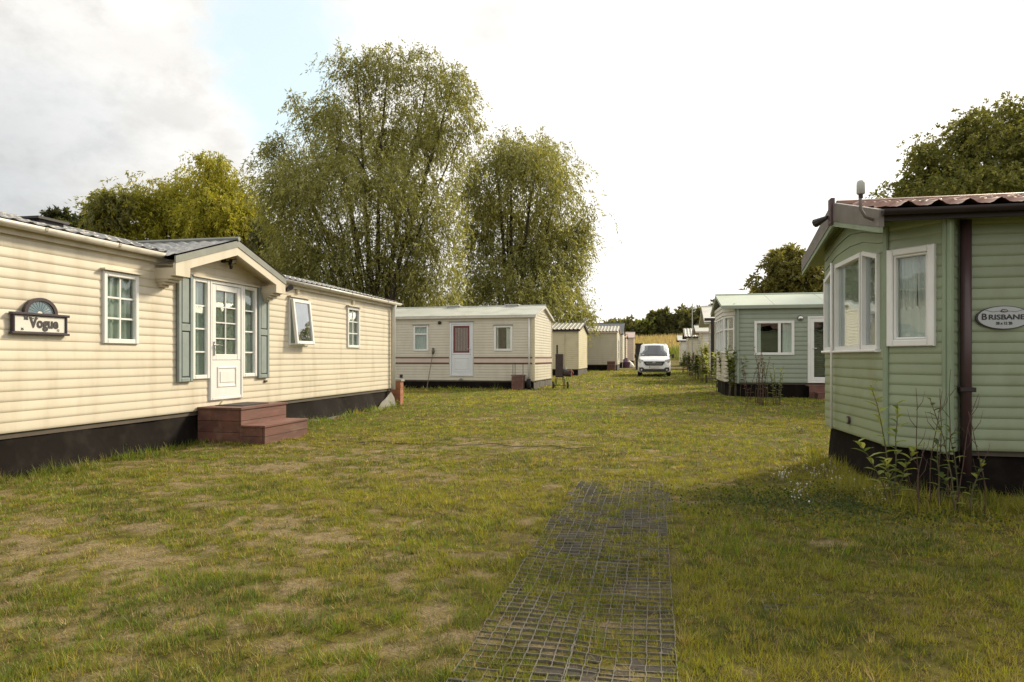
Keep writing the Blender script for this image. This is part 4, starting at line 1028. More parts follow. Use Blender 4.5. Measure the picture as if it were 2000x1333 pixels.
# projecting bay on the lane end: pale boards below, windows, white boxed head
bp0 = [feG(.15, .0, 0), feG(.60, .27, 0), feG(3.12, .27, 0), feG(3.68, .0, 0)]
for a, b_ in zip(bp0[:-1], bp0[1:]):
    f_, l_ = fr2(a, b_)
    boards(siding(f_, 0, l_, ZBG, ZBG+.86, (), .12, d=.002), 'bay_cladding', 'cream2', hG, True)
    nm_ = max(1, round(l_/.62)); window(hG, f_, .02, l_-.02, ZBG+.86, ZBG+1.98, mull=tuple(l_*i/nm_ for i in range(1, nm_)), trans=ZBG+1.58, fw=.06, cur=[(0, 1)] if nm_ > 1 else [(0, .25)], curm='whitelace')
    for i in range(3): MB().box(f_, -.03, l_+.03, .0+.012*i, .05+.012*i, ZBG+1.985+.115*i, ZBG+2.095+.115*i, .01).build('head_board', 'whitewall', hG)
mb = MB(); mb.add([(p[0], p[1], z) for z in (ZBG-.02, ZBG+.0) for p in bp0], [(0, 1, 2, 3), (4, 5, 6, 7)]); mb.add([(p[0], p[1], ZBG+2.3) for p in bp0], [(0, 1, 2, 3)]); mb.build('bay_floor', 'floor', hG, recalc=False)
for a, b_ in zip(bp0[:-1], bp0[1:]):
    f_, l_ = fr2(a, b_); MB().box(f_, .02, l_-.02, -.06, -.03, gG-.1, ZBG-.005).build('bay_skirt', 'skirt', hG)
# low wooden steps by the glazed door
sx, sy = ffG(ffG.at(1612)[0], .5, 0)[:2]; g1 = gz(sx, sy)
e = empty('wooden_steps', (sx, sy, g1), 'low brown wooden steps under the fully glazed door', 'steps')
for i in range(3): mb = MB(); mb.wbox(sx-.55, sx+.7, sy+.06+.13*i, sy+.18+.13*i, g1+.36, g1+.39); mb.build('plank', 'plank', e)
for i in range(2): mb = MB(); mb.wbox(sx-.4, sx+.7, sy-.30+.15*i, sy-.16+.15*i, g1+.17, g1+.20); mb.build('plank', 'plank', e)
for i in range(2): mb = MB(); mb.wbox(sx-.53, sx+.68, sy+.03, sy+.055, g1+.005+.18*i, g1+.18+.175*i); mb.build('plank', 'plank', e)
mb = MB(); mb.wbox(sx-.38, sx+.68, sy-.33, sy-.305, g1, g1+.165); mb.build('plank', 'plank', e)

# ---- white homes beyond it
def endW(n_, z0_, z1_, a, b_, hasdoor=False):
    def f(fe): return [dict(r=(a, b_, z0_, z1_), mull=tuple(a+(b_-a)*i/n_ for i in range(1, n_)), fw=.09, trans=z0_+(z1_-z0_)*.62, cur=[(0, 1)], curm='whitelace')]
    return f
x_, y_ = cxy(1397, 31.0); g_ = gz(x_, y_)
hW1, fW1, eW1, _ = home_box('mobile_home', 'white home with brown gutter and downpipe behind the grey green home', x_, y_, 0, 8, 3.6, g_+.45, g_+2.75, g_+3.5, 'whitewall', 'whitewall', 1, None, endW(3, g_+1.25, g_+2.35, .5, 3.1),
    bh=.16, fasc='whitewall', ovl=.5, ovh=.2)
MB().tube([fW1(-.15, .35, g_+2.78), fW1(-.15, .35, g_+.2)], .075, 8).build('downpipe', 'brown', hW1)
MB().box(fW1, -.5, .0, .2, .42, g_+2.74, g_+2.86).build('gutter', 'brown', hW1)
x_, y_ = cxy(1371, 42.5); g_ = gz(x_, y_)
home_box('mobile_home', 'small white home with dark red eaves in the right row', x_, y_, 0, 7, 3.4, g_+.4, g_+2.65, g_+3.05, 'whitewall', 'paleroof', 1, None, endW(3, g_+1.15, g_+2.3, .4, 3.0), bh=.16, fasc='pinkroof', ovl=.4, ovh=.2)
x_, y_ = cxy(1345, 54.0); g_ = gz(x_, y_)
home_box('mobile_home', 'cream home with ribbed sheet roof and dark framed windows in the right row', x_, y_, 0, 7, 3.6, g_+.45, g_+2.6, g_+3.25, 'cream2', 'palesheet', 1, None, endW(2, g_+1.0, g_+2.4, .3, 2.8), roofstyle='tile', bh=.2, fasc='brown', ovl=.35, ovh=.2)
x_, y_ = cxy(1329, 70.0); g_ = gz(x_, y_)
home_box('mobile_home', 'farthest home of the right row, white with a porch window', x_, y_, 0, 6, 3.4, g_+.45, g_+2.7, g_+3.2, 'whitewall', 'paleroof', 1, None, endW(2, g_+1.0, g_+2.4, .3, 2.8), bh=.2, fasc='brown', ovl=.3, ovh=.2)
# tv aerial
ax_, ay_ = cxy(1352, 45.5); g1 = gz(ax_, ay_)
e = empty('tv_aerial', (ax_, ay_, g1), 'tall thin TV aerial mast above the white homes', 'aerial')
MB().tube([(ax_, ay_, g1), (ax_, ay_, 4.85)], .03, 6).build('mast', 'plastic', e)
MB().tube([(ax_-.35, ay_, 4.55), (ax_+.35, ay_+.1, 4.65)], .02, 6).build('boom', 'plastic', e)
for i in range(5): q = ax_-.3+.15*i; MB().tube([(q, ay_+.03*i, 4.40+.03*i), (q, ay_+.03*i, 4.80-.03*i)], .012, 5).build('element', 'plastic', e)

# ------------------------------------------------------------------ near green home, right
NB, NE_, NRZ = .41, 2.50, 2.885
P1, P2, P3, P4 = (2.07, 9.06), (2.16, 7.16), (2.56, 6.66), (2.70, 6.88)
NY0, NY1, NRY = 6.58, 9.72, 8.15; NXR = 12.5; NXF = 1.93
nh = empty('mobile_home', (3.0, 8.2, 0), 'sage green mobile home at right with bay front, brown downpipe and oval name sign', 'mobile home')
FA, LA = fr2(P1, P2); FC, LC = fr2(P2, P3); FR_, LR = fr2(P3, P4); FS, LS = fr2(P4, (NXR, P4[1]))
FZ, LZ = fr2((2.62, 9.62), P1)
def nroof(y): return NRZ-abs(y-NRY)*(NRZ-NE_)/(NRY-NY0)-.03
# lane-facing bay
za, zb_ = 1.335, 2.34
FAops = [(FA.at(1617)[0], FA.at(1716)[0], za+.02, 2.24)]
ytop = lambda z: NRY
rk = (NRZ-NE_)/(NRY-NY0)
def fa0(z): yy = NRY+(NRZ-.03-z)/rk; return max(0, P1[1]-yy)
def fa1(z): yy = NRY-(NRZ-.03-z)/rk; return min(LA, (P1[1]-yy)/(P1[1]-P2[1])*LA)
boards(siding(FA, fa0, fa1, NB, za+.0, (), .0985), 'cladding_board', 'green', nh, False)
mb = MB()      # flat board above the windows, following the gable
w0, w1 = FA.at(1614)[0], FA.at(1719)[0]; wa, wb2 = FA.at(1633)[0], FA.at(1687)[0]
tops = [FA.pt(1614, 547), FA.pt(1634, 520), FA.pt(1686, 493), FA.pt(1719, 495)]
n_ = 8
def roofz_s(s): return nroof(P1[1]+(P2[1]-P1[1])*s/LA)
def topz_s(s): return float(np.interp(s, [t_[0] for t_ in tops], [t_[1] for t_ in tops]))
ss = sorted([0, w0, wa, wb2, w1, LA]+[LA*i/8 for i in range(1, 8)])
for c in range(4):      # tongue and groove boards, parallel to the slope
    mb = MB()
    for a, b_ in zip(ss[:-1], ss[1:]):
        if b_-a < .005: continue
        l0, l1 = topz_s(a) if a >= w0 else 2.24, topz_s(b_) if b_ >= w0 else 2.24
        h0, h1 = roofz_s(a)+.02, roofz_s(b_)+.02
        g0_, g1_ = l0+(h0-l0)*c/4, l1+(h1-l1)*c/4; k0, k1 = l0+(h0-l0)*(c+1)/4-.004, l1+(h1-l1)*(c+1)/4-.004
        mb.add([FA(a, .012, g0_), FA(b_, .012, g1_), FA(b_, .006, k1), FA(a, .006, k0)], [(0, 1, 2, 3)])
    mb.build('gable_board', 'green', nh, recalc=False)
mb = MB(); mb.add([FA(0, .002, za), FA(w0, .002, za), FA(w0, .002, 2.2), FA(0, .002, 2.2)], [(0, 1, 2, 3)]); mb.add([FA(w1, .002, za), FA(LA, .002, za), FA(LA, .002, 2.35), FA(w1, .002, 2.35)], [(0, 1, 2, 3)]); mb.build('bay_post', 'green_trim', nh, recalc=False)
# bay windows: three lights with raked heads
def raked(s0_, s1_, t0, t1, lab=None):
    fw = .032; mb = MB()
    mb.box(FA, s0_, s0_+fw, -.03, .035, za, t0+(t1-t0)*fw/(s1_-s0_)); mb.box(FA, s1_-fw, s1_, -.03, .035, za, t1)
    mb.box(FA, s0_+fw, s1_-fw, -.03, .033, za, za+.042)
    mb.poly(FA, [(s0_+fw, t0-.045), (s1_-fw, t1-.045), (s1_-fw, t1), (s0_+fw, t0)], -.03, .033)
    o = mb.build('bay_window', 'white', nh)
    mb = MB(); mb.poly(FA, [(s0_+fw, za+.042), (s1_-fw, za+.042), (s1_-fw, t1-.045), (s0_+fw, t0-.045)], -.012, -.006); mb.build('pane', 'glass', o)
    return o
rw = [(w0, FA.at(1633)[0], tops[0][1], tops[1][1]), (FA.at(1635.5)[0], FA.at(1686)[0], tops[1][1]+.01, tops[2][1]), (FA.at(1688)[0], w1, tops[2][1], tops[3][1])]
for i, r_ in enumerate(rw):
    o = raked(*r_)
    if i != 1: curtain(FA, r_[0]+.03, r_[1]-.03, za+.03, min(r_[2], r_[3])-.05, -.045, .010, .05).build('vertical_blind', 'blind' if i == 2 else 'lace', o, smooth=True)
    else: curtain(FA, r_[0]+.03, r_[1]-.03, za+.03, r_[2]-.06, -.045, .010, .05).build('vertical_blind', 'lace', o, smooth=True)
MB().box(FA, w0-.02, w1+.02, .0, .06, za-.03, za-.002, .008).build('sill', 'white', nh)
q = FA.at(1634.3)[0]; MB().tube([FA(q, .06, 2.36), FA(q, .06, .42)], .014, 8).build('cable_pipe', 'white', nh, smooth=True)
# chamfer with curtained window
CW = (FC.at(1736)[0], FC.at(1829)[0], 1.25+(699-677)*6.33/F, 1.25+(699-484)*6.33/F)
boards(siding(FC, 0, LC, NB, NE_+.05, [opening(*CW, .03)], .0985), 'cladding_board', 'green', nh, False)
MB().box(FC, 0.0, .055, -.01, .028, NB-.01, NE_, .01).build('corner_trim', 'green_trim', nh)
wn = window(nh, FC, *CW, fw=.062, proud=.045, label='window with white lace curtains')
fw = .062
mb = MB(); frame_ring(mb, FC, CW[0]+fw+.001, CW[1]-fw-.001, CW[2]+fw+.001, CW[3]-fw-.001, .022, -.02, .03); mb.build('sash', 'white', wn)
a0, a1, c0, c1 = CW[0]+.07, CW[1]-.07, CW[2]+.06, CW[3]-.06; am_ = (a0+a1)/2
for (s0_, s1_, w_) in ((a0-.05, am_+.03, 0), (am_+.02, a1+.05, 1)):   # drawn curtains, wide at the top and gathered
    mb = MB(); n = 26; m_ = 10; vs = []
    for j in range(m_+1):
        q = j/m_; z = c0+(c1-c0)*q; pinch = .08*(1-q)
        for i in range(n+1):
            s = i/n; wdt = (s1_-s0_)*(1-pinch)
            x = s0_+wdt*s if w_ == 0 else s1_-wdt*(1-s)
            vs.append(FC(x, -.06+.018*math.sin(s*38+q*1.5)+.008*math.sin(s*71), z))
    mb.add(vs, [(j*(n+1)+i, j*(n+1)+i+1, (j+1)*(n+1)+i+1, (j+1)*(n+1)+i) for j in range(m_) for i in range(n)])
    mb.build('curtain', 'whitelace', wn, smooth=True, recalc=False)
mb = MB(); n = 22; vs = []                # scalloped lace across the foot
for i in range(n+1):
    s = a0-.04+(a1-a0+.08)*i/n; vs += [FC(s, -.035+.004*math.sin(i*1.9), c0-.02), FC(s, -.035+.004*math.sin(i*1.9), c0+.27+.05*abs(math.sin(i*.9)))]
mb.add(vs, [(2*i, 2*i+2, 2*i+3, 2*i+1) for i in range(n)]); mb.build('lace_panel', 'lacehole' if 'lacehole' in M else 'whitelace', wn, recalc=False)
# set back return and long side
boards(siding(FR_, 0, LR, NB, NE_+.04, (), .0985, d=.0), 'cladding_board', 'green', nh, True)
sd = FC.at(1849)[0]
MB().box(FC, sd-.03, sd+.012, -.01, .030, NB-.01, NE_, .008).build('corner_trim', 'green_trim', nh)
MB().box(FC, LC-.03, LC+.01, -.01, .034, NB-.01, NE_, .008).build('corner_trim', 'green_trim', nh)
MB().box(FS, -.02, .03, -.01, .026, NB-.01, NE_, .008).build('corner_trim', 'green_trim', nh)
boards(siding(FS, .02, LS, NB, NE_+.05, (), .0985), 'cladding_board', 'green', nh, False)
boards(siding(FZ, 0, LZ, NB, NE_, (), .0985), 'bay_side_cladding', 'green', nh, True)
fx, lx = fr2((NXR, P4[1]), (NXR, 9.62)); boards(siding(fx, 0, lx, NB, NE_+.3, (), .2), 'far_end_cladding', 'green', nh, True)
fx, lx = fr2((NXR, 9.62), (2.62, 9.62)); boards(siding(fx, 0, lx, NB, NE_, (), .2), 'rear_cladding', 'green', nh, True)
mb = MB(); mb.wbox(2.6, NXR-.02, 6.92, 9.6, NB-.05, NB); mb.build('floor', 'floor', nh)
mb = MB(); mb.wbox(5.2, 5.25, 6.95, 9.58, NB+.01, NE_); mb.build('inner_wall', 'innerwall', nh)
# skirt
mb = MB()
pl = [(2.66, 9.58), (2.13, 9.04), (2.22, 7.19), (2.60, 6.72), (2.74, 6.96), (NXR-.03, 6.96)]
for a, b_ in zip(pl[:-1], pl[1:]):
    f_, l_ = fr2(a, b_); n = max(2, int(l_/.25)); vs = []
    for i in range(n+1):
        s = l_*i/n; k = .012*math.sin(i*2.3)
        vs += [f_(s, -.005, NB+.005), f_(s, .01+k, .22), f_(s, .03+k*1.6, -.04)]
    mb.add(vs, [(3*i+j, 3*i+3+j, 3*i+4+j, 3*i+1+j) for i in range(n) for j in range(2)])
mb.build('skirt', 'skirt', nh, smooth=True)
# roof
mb = tile_sheet(lambda l, w_, z: (l, w_, z), 1.98, NXR+.2, NY0-.07, NE_+.045, NRY, NRZ+.03, .24, .36, .032)
m2 = tile_sheet(lambda l, w_, z: (l, w_, z), 1.98, NXR+.2, NY1, NE_+.09, NRY, NRZ+.03, .48, .7, .024, seg=4); mb.add(m2.v, m2.f)
mb.build('roof', 'tile', nh, smooth=True, recalc=False)
MB().tube([(1.98, NRY, NRZ+.06), (NXR+.2, NRY, NRZ+.06)], .05, 8).build('ridge_cap', 'tile', nh)
FG = Fr(NXF, 0, R(-90))      # s = -y, outward -x
FGr = Fr(NXF, 0, R(90))
for sg, yy in ((-1, NY0-.045), (1, NY1+.03)):
    mb = MB(); zz = NRZ-abs(yy-NRY)*rk
    mb.poly(FG, [(-yy, zz+.065), (-NRY, NRZ+.085), (-NRY, NRZ-.12), (-yy, zz-.09)], -.045, .0); mb.build('barge_board', 'barge', nh)
    mb = MB(); mb.poly(FG, [(-yy, zz-.093), (-NRY, NRZ-.123), (-NRY, NRZ-.175), (-yy, zz-.140)], -.035, -.006); mb.build('barge_trim', 'green_trim', nh)
MB().box(FG, -NRY-.05, -NRY+.05, -.02, .03, NRZ-.16, NRZ+.13, .01).build('peak_cap', 'brownpipe', nh)
mb = MB(); mb.tube([(1.90, NRY+.06, NRZ-.06), (1.80, NRY+.2, NRZ-.10)], [.02, .05], 8); mb.build('peak_lamp', 'black', nh)
mb = MB()
for yy in (NY0+.0, NY1-.0):
    zz = NE_
    mb.add([(x_, y_, z_) for x_ in (NXF+.05, NXR+.1) for y_, z_ in ((yy, zz-.03), (NRY, NRZ-.06), (NRY, NRZ-.01), (yy, zz+.02))], [(0, 1, 2, 3), (4, 5, 6, 7), (0, 1, 5, 4), (1, 2, 6, 5), (2, 3, 7, 6), (3, 0, 4, 7)])
mb.build('soffit', 'green', nh)
mb = MB(); mb.wbox(NXF+.03, NXR+.1, NY0-.03, NY0-.002, NE_-.045, NE_+.06); mb.build('fascia', 'brown', nh)
gutter((NXF+.02, NY0-.095, NE_+.04), (NXR+.1, NY0-.095, NE_+.04), .048).build('gutter', 'brown', nh, smooth=True)
sp = FS.at(1886, .07)[0]; pp = FS(sp, .075, 0)
MB().tube([(pp[0], pp[1], NE_-.02), (pp[0], pp[1], .2)], .045, 12).build('downpipe', 'brownpipe', nh, smooth=True)
mb = MB(); mb.box(FS, sp-.065, sp+.065, .0, .125, .945, .985, .006); mb.build('pipe_bracket', 'brown', nh)
a, z = FA.pt(1660, 821); mb = MB(); mb.tube([FA(a, .012, z), FA(a, .03, z)], .045, 14); v_ = mb.build('vent_ring', 'brownpipe', nh); MB().tube([FA(a, .03, z), FA(a, .034, z)], .03, 12).build('vent_mesh', 'green_trim', v_)
# oval name sign
a, z = FS.pt(1957, 621); z += 0
a_c = a; wv, hv = .222, .105
e = empty('name_sign', FS(a, .03, z), 'grey oval name sign reading Brisbane on the sage green wall', 'sign')
ell = lambda k, n=40: [(a_c+wv*k*math.cos(2*math.pi*i/n), z+(hv*k)*math.sin(2*math.pi*i/n)) for i in range(n)]
MB().poly(FS, ell(1), .017, .03).build('rim', 'signdark', e); MB().poly(FS, ell(.94), .03, .036).build('face', 'signsilver', e)
text_mesh('lettering', 'B', .078, FS, a-.157, z+.006, .038, 'ink', e, .042, .0015)
text_mesh('lettering', 'RISBANE', .062, FS, a+.02, z+.002, .038, 'ink', e, .285, .0012)
text_mesh('small_lettering', '38 x 12 2B', .034, FS, a, z-.052, .038, 'ink', e, .13, .0008)
mb = MB(); mb.poly(FS, [(a-.035, z+.055), (a-.015, z+.075), (a+.015, z+.075), (a+.035, z+.055), (a+.012, z+.046), (a-.012, z+.046)], .036, .039); em = mb.build('emblem', 'signdark', e)
text_mesh('emblem_lettering', 'ABI', .022, FS, a, z+.061, .041, 'signwhite', em, .036)
for sg in (-1, 1): MB().tube([FS(a+sg*.035, .038, z+.058), FS(a+sg*.09, .038, z+.050), FS(a+sg*.15, .038, z+.068)], .0015, 5).build('scroll_line', 'signdark', e)
# aerial unit on a bent pole
bx_, by_ = NXF+.02, NY0-.08
Za = 6.2
def cp(px, py, Zc): x_, y_ = cxy(px, Zc); return (x_, y_, H-(py-HZ)*Zc/F)
pts = [cp(1722, 428, 6.15), cp(1706, 430, 6.15), cp(1690, 424, 6.15), cp(1681, 410, 6.15), cp(1680, 396, 6.15), cp(1680, 378, 6.15)]
e = empty('wifi_antenna', pts[0], 'pale grey antenna box on a bent pole above the sage green gable', 'antenna')
MB().tube(pts, .014, 10).build('pole', 'barge', e, smooth=True)
mb = MB(); c_ = Vector(cp(1681, 366, 6.15)); f_ = Fr(c_.x, c_.y, R(25)); mb.tube([(c_.x, c_.y, c_.z-.065), (c_.x, c_.y, c_.z-.058), (c_.x, c_.y, c_.z+.035), (c_.x, c_.y, c_.z+.056), (c_.x, c_.y, c_.z+.062)], [.028, .036, .035, .027, .012], 14); mb.build('antenna_box', 'plastic', e, smooth=True)
MB().tube([c_-Vector((0, 0, .10)), c_-Vector((0, 0, .065))], .02, 8).build('collar', 'brown', e)

# ------------------------------------------------------------------ plastic grass grid in the lane
mt = empty('paving_grid', (-.32, 4.4, 0), 'worn plastic grass paving grid sunk in the lawn in the foreground', 'paving grid')
cs_ = .0625
def grid_panel(x0, y0, nx_, ny_, tilt_, skip):
    mb = MB(); wv_ = .0032; hh = .016
    def zz(x, y): return gz(x, y)+.008+.003*math.sin(x*9+y*4)
    def wall(xa, ya, xb, yb):
        n = 2; pts = [(xa+(xb-xa)*i/n, ya+(yb-ya)*i/n) for i in range(n+1)]
        dx, dy = (yb-ya), -(xb-xa); l = math.hypot(dx, dy); dx, dy = dx/l*wv_/2, dy/l*wv_/2
        wb_ = rnd.uniform(-.004, .004); vs = []
        for i, (x, y) in enumerate(pts):
            k = wb_ if i == 1 else 0; x += dx/wv_*2*k; y += dy/wv_*2*k; z = zz(x, y)+rnd.uniform(-.001, .001)
            vs += [(x-dx, y-dy, z-hh), (x+dx, y+dy, z-hh), (x+dx, y+dy, z), (x-dx, y-dy, z)]
        for i in range(n):
            a = 4*i; mb.add(vs[a:a+8], [(2, 3, 7, 6), (0, 3, 7, 4), (1, 2, 6, 5)])
    for i in range(nx_+1):
        for j in range(ny_):
            if rnd.random() < skip: continue
            wall(x0+i*cs_, y0+j*cs_, x0+i*cs_, y0+(j+1)*cs_)
    for j in range(ny_+1):
        for i in range(nx_):
            if rnd.random() < skip: continue
            wall(x0+i*cs_, y0+j*cs_, x0+(i+1)*cs_, y0+j*cs_)
    for i in range(0, nx_+1, 3):                       # link rings
        for j in range(1, ny_+1, 3):
            cx, cy = x0+i*cs_, y0+j*cs_; r = .009; z = zz(cx, cy)+.001
            k = [(cx+r*math.cos(q*math.pi/3), cy+r*math.sin(q*math.pi/3)) for q in range(6)]; k2 = [(cx+r*.6*math.cos(q*math.pi/3), cy+r*.6*math.sin(q*math.pi/3)) for q in range(6)]
            mb.add([(x, y, z) for x, y in k]+[(x, y, z) for x, y in k2], [(q, (q+1) % 6, 6+(q+1) % 6, 6+q) for q in range(6)])
    o = mb.build('grid_panel', 'grid', mt, recalc=False)
    if skip > .09: o['kind'] = 'stuff'
for j in range(9):
    for i in range(2):
        nx_, ny_ = 7, 9
        grid_panel(-.79+i*(nx_*cs_+.006)+(.05 if j > 5 else 0)*1, 2.0+j*(ny_*cs_+.006), nx_, ny_, 0, .05 if j < 4 else .10)
mb = MB()
for i in range(14):                                # darker bare soil in the worn cells
    for j in range(84):
        x_, y_ = -.79+(i+.5)*.0625, 2+(j+.5)*.0625
        if _G[(i*7+3) % 257, (j*11) % 257]*.45+float(fbm(x_, y_, .45, 2))*.6 > .665+.015*(y_-3):
            q = [(x_-.031, y_-.031), (x_+.031, y_-.031), (x_+.031, y_+.031), (x_-.031, y_+.031)]
            mb.add([(a, b_, gz(a, b_)+.004) for a, b_ in q], [(0, 1, 2, 3)])
mb.build('bare_cells', mat('dark_cell_soil', (.06, .048, .03), .95, .4, 20, bump=.5, bscale=60), mt, recalc=False)['kind'] = 'stuff'
for (x_, y_) in ((.36, 3.55), (.62, 3.7)): grid_panel(x_, y_, 4, 3, 0, .35)
# thin cable half buried across the lawn
mb = MB(); pts = []
for i in range(41):
    px = 552+(1172-552)*i/40; py = 862+(880-862)*(i/40)**1.2+1.2*math.sin(i*.9)
    Zc = H*F/(py-HZ); x_, y_ = cxy(px, Zc); pts.append((x_, y_, gz(x_, y_)+.012+.006*math.sin(i*1.7)))
mb.tube(pts, .0045, 6)
tag(mb.build('garden_cable', 'black', None, pts[0]), 'thin black cable lying across the lawn from the wooden steps', 'cable')

# ------------------------------------------------------------------ grass
BUILT = [(XL-WL-.2, XL-.0, LY0-.2, LY1), (2.15, 14, 6.95, 9.6), (XG, XG+9, YG, YG+4), (X2-9, X2-.05, Y2+.1, Y2+3.5), (-6.5, -5.42, 8.78, 10.02)]
def inside(x, y):
    m_ = np.zeros(len(x), bool)
    for a, b_, c, d_ in BUILT: m_ |= (x > a) & (x < b_) & (y > c) & (y < d_)
    return m_
def sample(Z0, Z1, dens, margin=.06):
    """random points of the lawn between two distances, inside a slightly widened view"""
    um = .75+margin; area = um*(Z1**2-Z0**2)*1.0; n = int(area*dens)
    Z = np.sqrt(rs.rand(n)*(Z1**2-Z0**2)+Z0**2); u = (rs.rand(n)*2-1)*um
    return Z*(-SA+u*CA), Z*(CA+u*SA), Z
def clumped(x, y, s):   # pulls points towards tuft centres
    k = fbm(x, y, s, 2); return k
def blades(x, y, h, wd, colr, lean=.5):
    n = len(x); z = ground(x, y); a = rs.rand(n)*2*np.pi; la = rs.rand(n)*2*np.pi; ln = (rs.rand(n)**1.3)*lean*1.6
    bx = np.cos(a)*wd/2; by = np.sin(a)*wd/2
    V = np.empty((n, 3, 3)); V[:, 0] = np.stack([x-bx, y-by, z-.004], -1); V[:, 1] = np.stack([x+bx, y+by, z-.004], -1)
    V[:, 2] = np.stack([x+np.cos(la)*ln*h, y+np.sin(la)*ln*h, z+h*np.cos(np.minimum(ln, 1.2)*.9)], -1)
    return V.reshape(-1, 3)
def grasscol(x, y, straw):
    n = len(x); g = fbm(x+5, y, 1.6, 3); g2 = fbm(x-9, y+3, .35, 2); r = rs.rand(n)
    c = np.empty((n, 3))
    A = np.array([.14, .21, .02]); B = np.array([.31, .29, .032]); S = np.array([.38, .29, .12]); D = np.array([.085, .12, .018])
    k = sstep(.36, .62, g*.6+r*.4)[:, None]; c[:] = A*(1-k)+B*k
    dk = (sstep(.5, .7, g2)*(rs.rand(n) < .6))[:, None]; c = c*(1-dk)+D*dk
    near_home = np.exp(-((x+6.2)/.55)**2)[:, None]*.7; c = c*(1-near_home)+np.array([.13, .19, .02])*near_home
    c = c*(1+.30*sstep(8, 15, y))[:, None]; s = (rs.rand(n) < straw)[:, None]; c = np.where(s, S*(.7+.5*rs.rand(n)[:, None]), c)  # sunlit look farther up the lane, painted into the blade colours
    return c*(.65+.6*rs.rand(n)[:, None])
VV = []; CC = []
def blade_tri(x, y, h, wd, la, ln, z=None):
    z = ground(x, y) if z is None else z; a = la+np.pi/2+rs.randn(len(x))*.5
    bx = np.cos(a)*wd/2; by = np.sin(a)*wd/2; V = np.empty((len(x), 3, 3))
    V[:, 0] = np.stack([x-bx, y-by, z-.004], -1); V[:, 1] = np.stack([x+bx, y+by, z-.004], -1)
    V[:, 2] = np.stack([x+np.cos(la)*np.sin(ln)*h, y+np.sin(la)*np.sin(ln)*h, z+h*np.cos(ln)+.002], -1)
    return V.reshape(-1, 3)
KB = 9
for Z0, Z1, dens, h0, wd, tr in ((2.0, 4.2, 13500, .046, .0036, .022), (4.2, 7.5, 6800, .044, .0055, .026), (7.5, 13, 2500, .040, .0085, .035), (13, 24, 620, .05, .016, .07), (24, 50, 130, .07, .035, .15)):
    x, y, Z = sample(Z0, Z1, dens/KB)
    cv = cover(x, y); tuft = fbm(x+3, y-2, .19, 3); big = fbm(x-8, y+21, .7, 2)
    gi = np.floor((x+.79)/.0625).astype(int); gj = np.floor((y-2)/.0625).astype(int)
    grid_in = (x > -.80) & (x < .11) & (y > 1.9) & (y < 7.3)
    worn = grid_in & (_G[(gi*7+3) % 257, (gj*11) % 257]*.45+fbm(x, y, .45, 2)*.6 > (.63+.02*(y-3)))
    pr = (.24+.76*cv)*(.34+1.0*sstep(.30, .55, tuft))
    keep = (rs.rand(len(x)) < pr) & ~inside(x, y) & ~(worn & (rs.rand(len(x)) < .93))
    x, y, cv, tuft, big, gin = x[keep], y[keep], cv[keep], tuft[keep], big[keep], grid_in[keep]
    n = len(x); hh = h0*(.5+.75*rs.rand(n)**1.5)*(.55+.45*cv)*(.5+1.0*tuft)*(.7+.6*big)
    hh = np.where(gin, hh*.66, hh)
    hh *= 1+1.8*np.exp(-((x-(XL+.18))/.22)**2)*((y > LY0) & (y < LY1))
    hh *= 1+2.4*np.exp(-((np.minimum(np.abs(x-2.0), 9)/.22)**2))*((y > 6.6) & (y < 9.8))+3.6*sstep(.45, .65, fbm(x+7, y, .3, 2)+.1)*((x > 1.7) & (y > 5.75) & (y < 6.95))*np.exp(-((y-6.4)/.5)**2)
    hh *= 1+1.2*((np.abs(y-(Y2-.15)) < .3) & (x < X2))
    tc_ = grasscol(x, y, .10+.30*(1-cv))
    X_ = np.repeat(x, KB); Y_ = np.repeat(y, KB); a_ = rs.rand(n*KB)*2*np.pi; r_ = tr*np.sqrt(rs.rand(n*KB))
    ln_ = np.clip(.25+.95*rs.rand(n*KB)+.15*rs.randn(n*KB), .05, 1.45)
    x2, y2 = X_+np.cos(a_)*r_, Y_+np.sin(a_)*r_
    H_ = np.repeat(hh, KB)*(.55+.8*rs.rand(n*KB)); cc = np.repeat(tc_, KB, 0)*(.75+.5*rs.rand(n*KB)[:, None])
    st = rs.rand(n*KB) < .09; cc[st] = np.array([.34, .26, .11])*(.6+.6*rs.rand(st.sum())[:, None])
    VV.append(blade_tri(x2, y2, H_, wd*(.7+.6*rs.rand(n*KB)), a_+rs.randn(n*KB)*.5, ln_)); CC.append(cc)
    # dead straw lying flat, mostly on the worn ground
    x, y, Z = sample(Z0, Z1, dens*.16); k = (rs.rand(len(x)) < (1.1-cover(x, y))) & ~inside(x, y); x, y = x[k], y[k]; n = len(x)
    VV.append(blade_tri(x, y, h0*(.7+.9*rs.rand(n)), wd*1.1+0*x, rs.rand(n)*2*np.pi, 1.25+.28*rs.rand(n))); CC.append(np.array([.33, .25, .12])*(.5+.8*rs.rand(n)[:, None]))
V = np.concatenate(VV); C_ = np.concatenate(CC)
tag(np_mesh('grass', V, 3, C_, 'grassblade'), 'short patchy yellow green lawn with worn bare spots', 'grass', kind='stuff')
# tall dry meadow on the bank beyond the lane
n = 60000; x = rs.rand(n)*150-70; y = 82+rs.rand(n)*40; hh = .35+.6*rs.rand(n)
cm = np.where((y+10*(fbm(x, y, 6, 3)-.5) < 93)[:, None], np.array([.17, .21, .035]), np.where((fbm(x, y, 4, 3) > .47)[:, None], np.array([.44, .35, .20]), np.array([.33, .29, .14])))*(.7+.5*rs.rand(n)[:, None])
tag(np_mesh('meadow', blades(x, y, hh, .10+0*x, None, .35), 3, cm, 'grassblade'), 'tall dry straw coloured meadow on the bank beyond the lane', 'meadow', kind='stuff')

